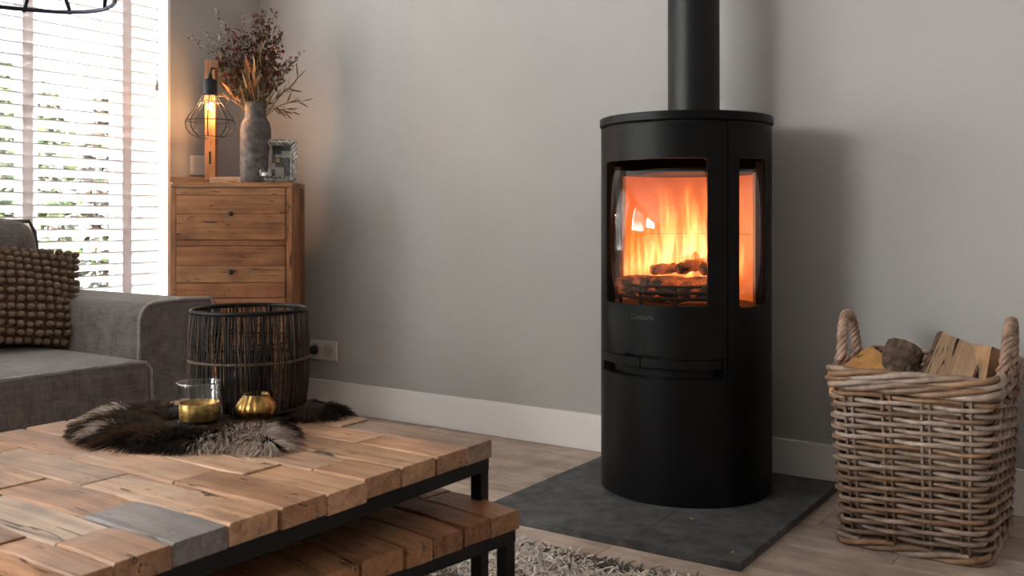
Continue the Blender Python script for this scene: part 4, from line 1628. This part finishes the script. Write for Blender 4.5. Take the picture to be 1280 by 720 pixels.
def stem_part(name, tip, kind_, dy=0.0, sag=.02, col=(.16, .11, .07)):
    base = Vector((rb.uniform(-.018, .018), rb.uniform(-.018, .018), -.05))
    top = bp(tip[0], tip[1], dy)
    pts = curve(base, top, sag, 9)
    root = MB().tube(pts, [.0016] * 5 + [.0012] * 2 + [.0009] * 2, 5)
    cm = CM()
    cm.add(root, col)
    so = cm.build(name, M['dry'], bq)
    lf = CM()
    if kind_ == 'seed':        # silvery seed sprig
        for i in range(44):
            t = .52 + .48 * rb.random()
            f_ = t * 8
            i0 = min(7, int(f_))
            p = pts[i0].lerp(pts[i0 + 1], f_ - i0)
            q = p + Vector((rb.gauss(0, .006), rb.gauss(0, .006), rb.gauss(0, .006)))
            c = rb.choice([(.30, .26, .24), (.42, .37, .34), (.20, .15, .13), (.13, .08, .07)])
            lf.add(MB().sphere(q, rb.uniform(.0026, .0050), 5, 3), c)
        nm = 'seed_head'
    elif kind_ == 'purple':
        for i in range(60):
            t = .50 + .52 * rb.random()
            f_ = min(7.99, t * 8)
            i0 = min(7, int(f_))
            p = pts[i0].lerp(pts[min(8, i0 + 1)], f_ - i0)
            q = p + Vector((rb.gauss(0, .018), rb.gauss(0, .016), rb.gauss(0, .018)))
            c = rb.choice([(.11, .025, .06), (.15, .03, .05), (.10, .06, .05), (.22, .17, .14), (.10, .08, .06), (.16, .12, .09)])
            lf.add(leaf(q, Vector((rb.gauss(0, 1), rb.gauss(0, 1), rb.gauss(0, 1))), rb.uniform(.011, .020), rb.uniform(.008, .014), rb, .35), c)
        nm = 'flower_cluster'
    elif kind_ == 'brown':
        for i in range(34):
            t = .42 + .58 * rb.random()
            f_ = min(7.99, t * 8)
            i0 = min(7, int(f_))
            p = pts[i0].lerp(pts[min(8, i0 + 1)], f_ - i0)
            q = p + Vector((rb.gauss(0, .012), rb.gauss(0, .012), rb.gauss(0, .012)))
            c = rb.choice([(.13, .085, .05), (.20, .14, .085), (.10, .07, .05), (.17, .06, .03), (.24, .18, .12)])
            lf.add(leaf(q, Vector((rb.gauss(0, 1), rb.gauss(0, 1), rb.gauss(.2, 1))), rb.uniform(.018, .034), rb.uniform(.010, .018), rb, .4), c)
        nm = 'leaf_cluster'
    elif kind_ == 'red':
        for i in range(30):
            t = .5 + .52 * rb.random()
            f_ = min(7.99, t * 8)
            i0 = min(7, int(f_))
            p = pts[i0].lerp(pts[min(8, i0 + 1)], f_ - i0)
            q = p + Vector((rb.gauss(0, .014), rb.gauss(0, .012), rb.gauss(0, .014)))
            c = rb.choice([(.30, .045, .025), (.22, .04, .03), (.30, .16, .08), (.14, .10, .07), (.24, .19, .13)])
            lf.add(leaf(q, Vector((rb.gauss(0, 1), rb.gauss(0, 1), rb.gauss(.2, 1))), rb.uniform(.014, .025), rb.uniform(.009, .016), rb, .4), c)
        nm = 'berry_cluster'
    elif kind_ == 'tan':       # long straw-coloured husks
        for i in range(9):
            p = pts[4 + i % 4] + Vector((rb.gauss(0, .006), rb.gauss(0, .006), rb.gauss(0, .006)))
            d = (top - base).normalized() + Vector((rb.gauss(0, .18), rb.gauss(0, .18), 0))
            c = rb.choice([(.44, .26, .12), (.38, .20, .085), (.48, .33, .19), (.34, .15, .06)])
            lf.add(leaf(p, d, rb.uniform(.06, .10), rb.uniform(.008, .014), rb, .12), c)
        nm = 'husk'
    else:                      # grass with willow leaves
        for i in range(9):
            p = pts[5 + i % 4]
            d = (pts[8] - pts[5]).normalized() + Vector((rb.gauss(.1, .45), rb.gauss(0, .3), rb.gauss(0, .5)))
            c = rb.choice([(.15, .125, .07), (.20, .16, .08), (.12, .09, .06), (.26, .19, .11)])
            lf.add(leaf(p, d, rb.uniform(.035, .060), rb.uniform(.005, .0075), rb, .1), c)
        nm = 'blade'
    lf.build(nm, M['dry'], so, 'stuff')
    return so


STEMS = [((237, 45), 'seed', -.02, .05), ((250, 34), 'seed', .0, .05), ((268, 10), 'seed', .02, .03), ((302, 12), 'seed', .02, .0), ((311, 12), 'seed', .03, .0), ((272, 42), 'seed', -.02, .03), ((376, 66), 'seed', .0, .02), ((364, 74), 'seed', -.02, .02),
         ((288, 42), 'purple', -.02, .02), ((298, 35), 'purple', .02, .01), ((312, 40), 'purple', -.03, .01), ((322, 30), 'purple', .0, .0), ((336, 24), 'purple', .02, .0), ((300, 52), 'purple', -.04, .02), ((344, 30), 'purple', -.01, .0), ((284, 55), 'purple', .01, .02),
         ((325, 15), 'brown', .01, .0), ((340, 18), 'brown', -.02, .0), ((331, 35), 'brown', -.03, .0), ((346, 40), 'brown', .02, .01), ((282, 75), 'brown', -.02, .02), ((290, 85), 'brown', .02, .02), ((348, 85), 'brown', .0, .015), ((338, 80), 'brown', -.03, .0), ((300, 70), 'brown', -.03, .0), ((312, 62), 'brown', .03, .0), ((270, 76), 'brown', .0, .03), ((286, 105), 'brown', -.03, .012), ((334, 105), 'brown', .0, .0),
         ((343, 52), 'red', -.03, .01), ((349, 62), 'red', -.02, .01), ((338, 45), 'red', .0, .0), ((346, 72), 'red', -.03, .01), ((290, 92), 'red', -.03, .01),
         ((325, 70), 'tan', -.03, .0), ((331, 76), 'tan', -.02, .0), ((319, 72), 'tan', .0, .0), ((312, 95), 'tan', -.03, .0), ((300, 86), 'tan', .0, .0), ((340, 80), 'tan', .01, .0), ((322, 92), 'tan', -.035, .0), ((282, 105), 'tan', -.02, .01),
         ((372, 98), 'grass', .0, .01), ((362, 112), 'grass', -.02, .01), ((378, 126), 'grass', .01, .03), ((366, 140), 'grass', -.02, .045), ((352, 138), 'grass', .02, .035), ((272, 66), 'grass', -.02, .02), ((268, 118), 'grass', .0, .03), ((360, 80), 'grass', .02, .0)]
for (tip, kd, dy, sag) in STEMS:
    stem_part('dried_stem', tip, kd, dy, sag, rb.choice([(.22, .16, .10), (.30, .21, .12), (.14, .10, .065), (.36, .26, .15)]))
# bundle of straw stalks in the neck
for i in range(26):
    base = Vector((rb.uniform(-.026, .026), rb.uniform(-.026, .026), -.03))
    top = base * 1.9 + Vector((rb.gauss(0, .025), rb.gauss(0, .02), rb.uniform(.11, .22)))
    cm = CM()
    cm.add(MB().tube(curve(base, top, 0, 5), .0015, 4), rb.choice([(.36, .25, .13), (.26, .18, .10), (.44, .32, .18), (.18, .13, .08)]))
    cm.build('straw_stalk', M['dry'], bq)

# ------------------------------------------------------------------ picture frame and crystal holder
PZ = 3.765
pb = at(345.5, 276, PZ)
pf = thing('picture_frame', 'silver twisted rope picture frame with a street photo on the dresser', 'picture frame', (pb.x, pb.y, CTOP), YAW + R(6))
pf.rotation_euler = (R(-5), 0, YAW + R(6))
FWD, FHT = .156, .162


def rope(p0, p1, r, turns, strands=2, rs=.0075):
    p0, p1 = Vector(p0), Vector(p1)
    d = (p1 - p0)
    u = d.normalized().orthogonal().normalized()
    w = d.normalized().cross(u)
    mb = MB()
    for s_ in range(strands):
        pts = []
        for i in range(turns * 8 + 1):
            t = i / (turns * 8)
            a = 2 * PI * (turns * t + s_ / strands)
            pts.append(p0 + d * t + u * (r * math.cos(a)) + w * (r * math.sin(a)))
        mb.tube(pts, rs, 6)
    return mb


fx, z0f, z1f = FWD / 2 - .010, .012, FHT
for (a, b, n) in (((-fx, 0, z0f), (fx, 0, z0f), 4), ((-fx, 0, z1f), (fx, 0, z1f), 4), ((-fx, 0, z0f), (-fx, 0, z1f), 4), ((fx, 0, z0f), (fx, 0, z1f), 4)):
    rope(a, b, .0055, n, 2, .0065).build('rope_border', M['silver'], pf, smooth=True)
ix, iz0, iz1 = fx - .013, z0f + .013, z1f - .013
MB().tube([(-ix, -.003, iz0), (ix, -.003, iz0), (ix, -.003, iz1), (-ix, -.003, iz1)], .0028, 6, closed=True).build('inner_rim', M['silver'], pf)
MB().bx(-ix - .005, ix + .005, .002, .006, iz0 - .005, iz1 + .005).build('backing', M['black_plastic'], pf)
# the print: a street with a pale tower, dark trees, someone in yellow and pale roofs
cmp_ = CM()
def rect(x0, x1, y0, y1, c, lay):
    X = lambda t: -ix + t * 2 * ix
    Zz = lambda t: iz0 + t * (iz1 - iz0)
    yl = .0018 - lay * .0002
    cmp_.add(MB().add([(X(x0), yl, Zz(y0)), (X(x1), yl, Zz(y0)), (X(x1), yl, Zz(y1)), (X(x0), yl, Zz(y1))], [(0, 1, 2, 3)]), c)
rect(0, 1, 0, 1, (.10, .095, .10), 0)
rect(.35, 1, .72, 1, (.035, .04, .045), 1)
rect(.05, .33, .35, .98, (.52, .36, .24), 1)
rect(.13, .24, .42, .98, (.50, .50, .52), 2)
rect(.18, .22, .55, .68, (.06, .06, .07), 3)
rect(.45, .85, .62, .70, (.42, .41, .40), 2)
rect(.68, 1, .60, .82, (.45, .45, .44), 3)
rect(.48, .60, .46, .58, (.60, .42, .10), 3)
rect(.51, .60, .38, .46, (.03, .03, .03), 4)
rect(.0, .45, .22, .42, (.46, .40, .36), 2)
rect(.30, .36, .33, .38, (.45, .08, .07), 4)
rect(.45, .75, .02, .30, (.50, .45, .40), 3)
rect(.05, .30, .05, .22, (.36, .38, .42), 3)
rect(.75, 1, .02, .55, (.12, .115, .12), 3)
cmp_.build('print', M['paper'], pf)
MB().bx(-ix, ix, -.0012, -.0006, iz0, iz1).build('glass', M['clear_glass'], pf)
MB().box((0, .035, .055), (.03, .004, .12), Matrix.Rotation(R(26), 3, 'X')).build('easel_stand', M['black_plastic'], pf)

hb = at(333.5, 276, 3.735)
hc = thing('crystal_holder', 'small cut crystal candle holder in front of the picture frame', 'candle holder', (hb.x, hb.y, CTOP), YAW)
MB().lathe([(0, 0), (.030, 0), (.032, .004), (.028, .012), (.024, .018), (.028, .024), (.029, .050), (.027, .053), (.021, .053), (.020, .026), (0, .024)], 12).build('crystal_body', M['crystal'], hc)
MB().lathe([(0, .026), (.019, .026), (.019, .038), (0, .038)], 16).build('tealight', M['candle'], hc)

# ------------------------------------------------------------------ power socket and plug
sk = thing('wall_socket', 'white double wall socket above the baseboard next to the dresser', 'socket', (-2.908, YW, .2485))
MB().bx(-.081, .081, -.011, 0, -.041, .041).build('plate', M['socket'], sk, bevel=.003)
for sx in (-.036, .036):
    MB().lathe([(.0265, .0), (.0265, .003), (.0235, .0034), (.0215, .0006), (0, .0004)], 32, (sx, -.0112, 0), axis='y').build('socket_well', M['socket_in'], sk, auto=True)
    MB().sphere((sx - .0095, -.0118, 0), .0026, 8, 4, (1, .25, 1)).sphere((sx + .0095, -.0118, 0), .0026, 8, 4, (1, .25, 1)).build('pin_hole', M['black_plastic'], sk)
pg = thing('power_plug', 'black power plug in the left half of the wall socket', 'plug', (-2.944, YW - .012, .2485))
MB().lathe([(0, .0015), (.018, .0015), (.0195, .008), (.017, .022), (.010, .032), (0, .033)], 24, axis='y').build('plug_body', M['black_plastic'], pg, smooth=True)
MB().tube([(0, -.030, 0), (-.03, -.036, -.004), (-.075, -.030, -.03), (-.11, -.02, -.10), (-.12, -.018, -.2)], .003, 8).build('cable', M['black_plastic'], pg, smooth=True)

# ------------------------------------------------------------------ wood basket
bk = thing('rattan_basket', 'tall square rattan log basket with two rope handles beside the stove', 'basket', (-0.492, 2.625, 0))
BH = 0.425


def bdim(z):
    t = z / BH
    return .163 + .021 * t, .218 + .018 * t          # half width x, half depth y


def loop_pts(z, off, n, cr=.045, phase=None, amp=0, pairs=18, dzf=None):
    hx_, hy_ = bdim(z)
    hx_ += off; hy_ += off
    r = cr + off
    sx, sy = 2 * (hx_ - r), 2 * (hy_ - r)
    P = 2 * sx + 2 * sy + 2 * PI * r
    out = []
    for i in range(n):
        s = P * i / n
        q = s
        # start at front-left straight, going right
        if q < sx:
            p, nn = Vector((-hx_ + r + q, -hy_, z)), Vector((0, -1, 0))
        else:
            q -= sx
            if q < PI * r / 2:
                a = -PI / 2 + q / r
                p, nn = Vector((hx_ - r + r * math.cos(a), -hy_ + r + r * math.sin(a), z)), Vector((math.cos(a), math.sin(a), 0))
            else:
                q -= PI * r / 2
                if q < sy:
                    p, nn = Vector((hx_, -hy_ + r + q, z)), Vector((1, 0, 0))
                else:
                    q -= sy
                    if q < PI * r / 2:
                        a = q / r
                        p, nn = Vector((hx_ - r + r * math.cos(a), hy_ - r + r * math.sin(a), z)), Vector((math.cos(a), math.sin(a), 0))
                    else:
                        q -= PI * r / 2
                        if q < sx:
                            p, nn = Vector((hx_ - r - q, hy_, z)), Vector((0, 1, 0))
                        else:
                            q -= sx
                            if q < PI * r / 2:
                                a = PI / 2 + q / r
                                p, nn = Vector((-hx_ + r + r * math.cos(a), hy_ - r + r * math.sin(a), z)), Vector((math.cos(a), math.sin(a), 0))
                            else:
                                q -= PI * r / 2
                                if q < sy:
                                    p, nn = Vector((-hx_, hy_ - r - q, z)), Vector((-1, 0, 0))
                                else:
                                    q -= sy
                                    a = PI + q / r
                                    p, nn = Vector((-hx_ + r + r * math.cos(a), -hy_ + r + r * math.sin(a), z)), Vector((math.cos(a), math.sin(a), 0))
        if amp:
            w = math.cos(PI * pairs * i / n + phase)
            w = math.copysign(abs(w) ** .7, w)
            p = p + nn * (amp * w)
            p.z += .0016 * math.sin(PI * pairs * i / n + phase) + .0012 * noise.noise(Vector((i * .13, z * 40, 1)))
        if dzf: p.z += dzf(i / n)
        out.append((p, nn))
    return out


random.seed(55)
RC = [(.27, .185, .138), (.23, .155, .112), (.32, .235, .185), (.22, .130, .083), (.36, .27, .22), (.27, .155, .088), (.29, .205, .158)]
nrow = 27
PAIRS = 18
for k in range(nrow):
    z = .038 + (.372 - .038) * k / (nrow - 1)
    pts = [p for p, n in loop_pts(z, 0.0, 180, phase=PI * (k % 2), amp=.0078, pairs=PAIRS)]
    o = MB().tube(pts, random.uniform(.0055, .0062), 7, closed=True).build('weaver', M['rattan'], bk, smooth=True)
    c = random.choice(RC); g = random.uniform(.85, 1.15)
    o.color = (c[0] * g, c[1] * g, c[2] * g, 1)
# upright stakes, in pairs
base_l = loop_pts(.012, 0, 180 * 4)
top_l = loop_pts(BH - .02, 0, 180 * 4)
for k in range(PAIRS):
    for s in (-1, 1):
        i = (k * 40 + s * 4) % 720
        o = MB().tube([base_l[i][0], base_l[i][0].lerp(top_l[i][0], .5), top_l[i][0]], .0042, 6).build('stake', M['rattan'], bk, smooth=True)
        c = random.choice(RC)
        o.color = (*[q * .8 for q in c], 1)  # stake tint darkened: shade of the gaps put into the colour
# gaps are open: nothing behind except the inside of the far wall; bottom board of woven canes
for k in range(16):
    yy = -.205 + .41 * k / 15
    o = MB().tube([(-.155, yy, .018), (.155, yy, .018)], .007, 6).build('bottom_cane', M['rattan'], bk, smooth=True)
    o.color = (.2, .14, .1, 1)
# base and rim borders: long canes twisting over each other
for (zc, m, amp, rr, f_) in ((.012, 3, .009, .0070, 6), (BH - .028, 4, .012, .0080, 5), (BH - .004, 3, .010, .0078, 6)):
    for s in range(m):
        pts = []
        for i, (p, n) in enumerate(loop_pts(zc, .002, 160)):
            a = 2 * PI * (f_ * i / 160 + s / m)
            pts.append(p + n * (amp * .8 * math.cos(a)) + Vector((0, 0, amp * math.sin(a) * .9)))
        o = MB().tube(pts, rr, 7, closed=True).build('border_cane', M['rattan'], bk, smooth=True)
        c = random.choice(RC)
        o.color = (*c, 1)
# rope handles on the two narrow sides
for sx in (-1, 1):
    hx_, hy_ = bdim(BH)
    h = bpy.data.objects.new('handle', None)
    C.objects.link(h)
    h.parent = bk
    path = []
    for i in range(41):
        t = i / 40
        a = PI * t
        yy = -.075 * math.cos(a) * (1.0 if abs(math.cos(a)) < .9 else 1.0)
        zz = BH - .045 + .165 * (math.sin(a) ** .75 if math.sin(a) > 0 else 0)
        path.append(Vector((sx * (hx_ + .002 + .008 * math.sin(a)), yy - .02, zz)))
    for s in range(4):
        pts = []
        for i, p in enumerate(path):
            t_ = (path[min(i + 1, 40)] - path[max(i - 1, 0)]).normalized()
            u = Vector((sx, 0, 0)); u = (u - t_ * u.dot(t_)).normalized()
            w = t_.cross(u)
            a = 2 * PI * (6.5 * i / 40 + s / 4)
            spread = .0085 + (.006 if i < 4 or i > 36 else 0)
            pts.append(p + u * (spread * math.cos(a)) + w * (spread * math.sin(a)))
        o = MB().tube(pts, .0062, 7).build('handle_cane', M['rattan'], h, smooth=True)
        c = random.choice(RC)
        o.color = (c[0] * 1.1, c[1] * 1.0, c[2] * .95, 1)
    # wraps where the handle dives into the rim
    for yy in (-.095, .055):
        for q in range(4):
            o = MB().tube([(sx * (hx_ + .016 * math.cos(a * PI / 6 + q) + .002), yy + .014 * math.sin(a * PI / 6) * (1 + .2 * q), BH - .055 + .014 * q + .006 * math.sin(a * PI / 3)) for a in range(12)], .005, 6, closed=True).build('wrap', M['rattan'], h, smooth=True)
            c = random.choice(RC)
            o.color = (*c, 1)

# ------------------------------------------------------------------ split logs in the basket
def bark_piece(grp, pts, m, length, cx_, cy_, seed, root):
    """one curved plate of bark over a run of outline sides"""
    N_ = len(pts)
    ids = list(grp) + [(grp[-1] + 1) % N_]
    w = len(ids)
    vs = []
    mm = m * 2
    for layer in (0, 1):
        for i in range(mm + 1):
            tt = i / mm
            for k in ids:
                p = pts[k]
                oo = Vector((p.x - cx_, p.y - cy_)).normalized()
                e = (.0045 + .003 * noise.noise(Vector((p.x * 110, p.y * 110, tt * 16 + seed)))) if layer else -.001
                vs.append(((tt - .5) * length * 1.006, p.x + oo.x * e, p.y + oo.y * e))
    off = (mm + 1) * w
    fs = []
    for i in range(mm):
        for q in range(w - 1):
            a = i * w + q
            fs += [(a, a + 1, a + w + 1, a + w), (off + a, off + a + w, off + a + w + 1, off + a + 1)]
        for q in (0, w - 1):
            a = i * w + q
            fs.append((a, a + w, off + a + w, off + a))
    for i in (0, mm):
        for q in range(w - 1):
            a = i * w + q
            fs.append((a, off + a, off + a + 1, a + 1))
    MB().add(vs, fs).build('bark', M['bark'], root)


def split_log(label, prof, length, loc, rot, face_col, bark_edges, seed, group='firewood in the basket'):
    """wedge of firewood: prof is the end outline; bark_edges lists the outline sides still under bark"""
    rnd = random.Random(seed)
    root = thing('firewood', label, 'firewood', loc, 0, group)
    root.rotation_euler = rot if not isinstance(rot, Matrix) else rot.to_euler()
    # refine the outline
    pts = []
    flags = []
    n = len(prof)
    for i in range(n):
        a, b = Vector(prof[i]), Vector(prof[(i + 1) % n])
        for k in range(3):
            pts.append(a.lerp(b, k / 3)); flags.append(i in bark_edges)
    m = 8
    vs, fs = [], []
    N_ = len(pts)
    for i in range(m + 1):
        t = i / m
        for p in pts:
            o1 = .0025 * noise.noise(Vector((p.x * 60, p.y * 60, t * 3 + seed))) * 2
            vs.append(((t - .5) * length, p.x + o1, p.y + o1 * .7))
    for i in range(m):
        for k in range(N_):
            fs.append((i * N_ + k, i * N_ + (k + 1) % N_, (i + 1) * N_ + (k + 1) % N_, (i + 1) * N_ + k))
    fs += [tuple(range(N_ - 1, -1, -1)), tuple(m * N_ + k for k in range(N_))]
    o = MB().add(vs, fs).build('split_wood', M['log_face'], root)
    o.color = (*face_col, 1)
    # bark plates sit on the bark sides
    runs = [k for k in range(N_) if flags[k]]
    if runs:
        cx_ = sum(p.x for p in pts) / N_; cy_ = sum(p.y for p in pts) / N_
        groups = [[runs[0]]]
        for k in runs[1:]:
            if k == groups[-1][-1] + 1: groups[-1].append(k)
            else: groups.append([k])
        if len(groups) > 1 and groups[0][0] == 0 and groups[-1][-1] == N_ - 1:
            groups[0] = groups.pop() + groups[0]
        for grp in groups:
            bark_piece(grp, pts, m, length, cx_, cy_, seed, root)
    return root


def arc(r, a0, a1, n):
    return [(r * math.cos(R(a0 + (a1 - a0) * i / n)), r * math.sin(R(a0 + (a1 - a0) * i / n))) for i in range(n + 1)]


# wedge with a large pale split face turned to the room
ZU = Vector((0, 0, 1))


def stick(px, py, Z, a, n, length, thick):
    """middle and axes of a log whose upper end shows at a pixel; a = its axis, n = the side it turns to us"""
    a = a.normalized(); n = (n - a * n.dot(a)).normalized()
    y_ = n.cross(a)
    Mx = Matrix((a, y_, n)).transposed()
    return at(px, py, Z) - a * (length / 2) - n * thick, Mx


c_, m_ = stick(1204, 425, 2.40, RT * .5 + ZU * .78 + FW * .35, -FW * .8 + ZU * .5 - RT * .15, .25, .04)
split_log('big split log with a broad pale face, tilted in the middle of the basket', [(-.050, .038), (-.056, .02), (-.030, -.040), (.030, -.040), (.056, .02), (.050, .038)], .25, c_, m_, (.44, .29, .185), (0, 1, 3, 4), 1)
c_, m_ = stick(1131, 437, 2.46, RT * .42 + ZU * .62 + FW * .35, -FW + ZU * .3, .22, .0)
split_log('round bark covered log standing between the orange log and the big pale one', arc(.043, 0, 330, 11), .22, c_, m_, (.42, .26, .15), tuple(range(12)), 2)
c_, m_ = stick(1108, 445, 2.44, RT * .72 + ZU * .28 + FW * .45, -FW * .55 + ZU * .85, .17, .03)
split_log('orange split log at the left of the basket', [(-.045, .030), (-.03, -.035), (.03, -.035), (.045, .030)], .17, c_, m_, (.62, .33, .12), (1,), 3)
c_, m_ = stick(1240, 433, 2.34, RT * .22 + ZU * .9 + FW * .1, -FW * .9 - RT * .2, .20, .036)
split_log('small wedge of split wood beside the right handle', [(0, .036), (-.038, -.02), (.045, -.03)], .20, c_, m_, (.46, .28, .155), (1,), 4)
split_log('split log lying deep in the basket below the others', [(-.05, -.045), (.05, -.045), (.03, .04), (-.04, .03)], .27, (-.48, 2.70, .27), (R(0), R(4), R(8)), (.34, .21, .12), (0,), 5)
split_log('pale split log lying across the basket under the big one', [(-.05, -.045), (.05, -.045), (.02, .045), (-.04, .03)], .27, (-.49, 2.56, .24), (R(0), R(-3), R(-6)), (.38, .24, .14), (1,), 6)

# wood crumbs on the hearth plate
for i, (x, y, lab) in enumerate([(-1.003, 2.318, 'small wood crumb on the hearth plate near the stove foot'), (-.822, 2.135, 'small wood crumb near the front right corner of the hearth plate')]):
    o = MB().box((0, 0, 0), (.010, .006, .004)).build('wood_crumb', M['speck'], None, bevel=.001, seg=1, loc=(x, y, HT + .002), rot=(0, 0, .6 + i))
    tag(o, lab, 'wood chip')

# ------------------------------------------------------------------ wire pendant lamp, top left
pc_ = at(30, 276, 1.95)
PZL = 1.250
pd = thing('wire_pendant', 'dark wire pendant lamp hanging above the coffee table at top left', 'pendant lamp', (pc_.x, pc_.y, PZL))
PR = .170
MB().tube([(PR * math.cos(2 * PI * k / 64), PR * math.sin(2 * PI * k / 64), .002 * math.sin(6 * PI * k / 64)) for k in range(64)], .0044, 8, closed=True).build('ring', M['navy_wire'], pd, smooth=True)
MB().tube([(PR * .8 * math.cos(2 * PI * k / 64), PR * .8 * math.sin(2 * PI * k / 64), .095 + .012 * math.sin(6 * PI * k / 64)) for k in range(64)], .0030, 8, closed=True).build('ring', M['navy_wire'], pd, smooth=True)
for k in range(11):
    a = 2 * PI * k / 11 + .35
    tw_ = .9 if k % 2 else -.6
    pts = []
    for i in range(9):
        t = i / 8
        r = PR * (1.0 + .05 * math.sin(PI * t) - .93 * max(0, t - .05) ** 1.6)
        b = a + tw_ * t
        pts.append((r * math.cos(b), r * math.sin(b), -.004 + .30 * t ** .8))
    MB().tube(pts, .0042, 8).build('wire', M['navy_wire'], pd, smooth=True)
MB().lathe([(0, .27), (.025, .27), (.028, .29), (.022, .33), (.006, .345), (0, .345)], 24).build('lamp_socket', M['black_plastic'], pd, smooth=True)
MB().tube([(0, 0, .34), (0, 0, ZC - PZL - .02)], .0035, 8).build('cable', M['black_plastic'], pd)
MB().lathe([(0, ZC - PZL - .025), (.05, ZC - PZL - .022), (.052, ZC - PZL - .001), (0, ZC - PZL - .001)], 24).build('ceiling_rose', M['black_plastic'], pd, smooth=True)
MB().sphere((0, 0, .215), .04, 20, 12).build('bulb', M['bulb'], pd, smooth=True)
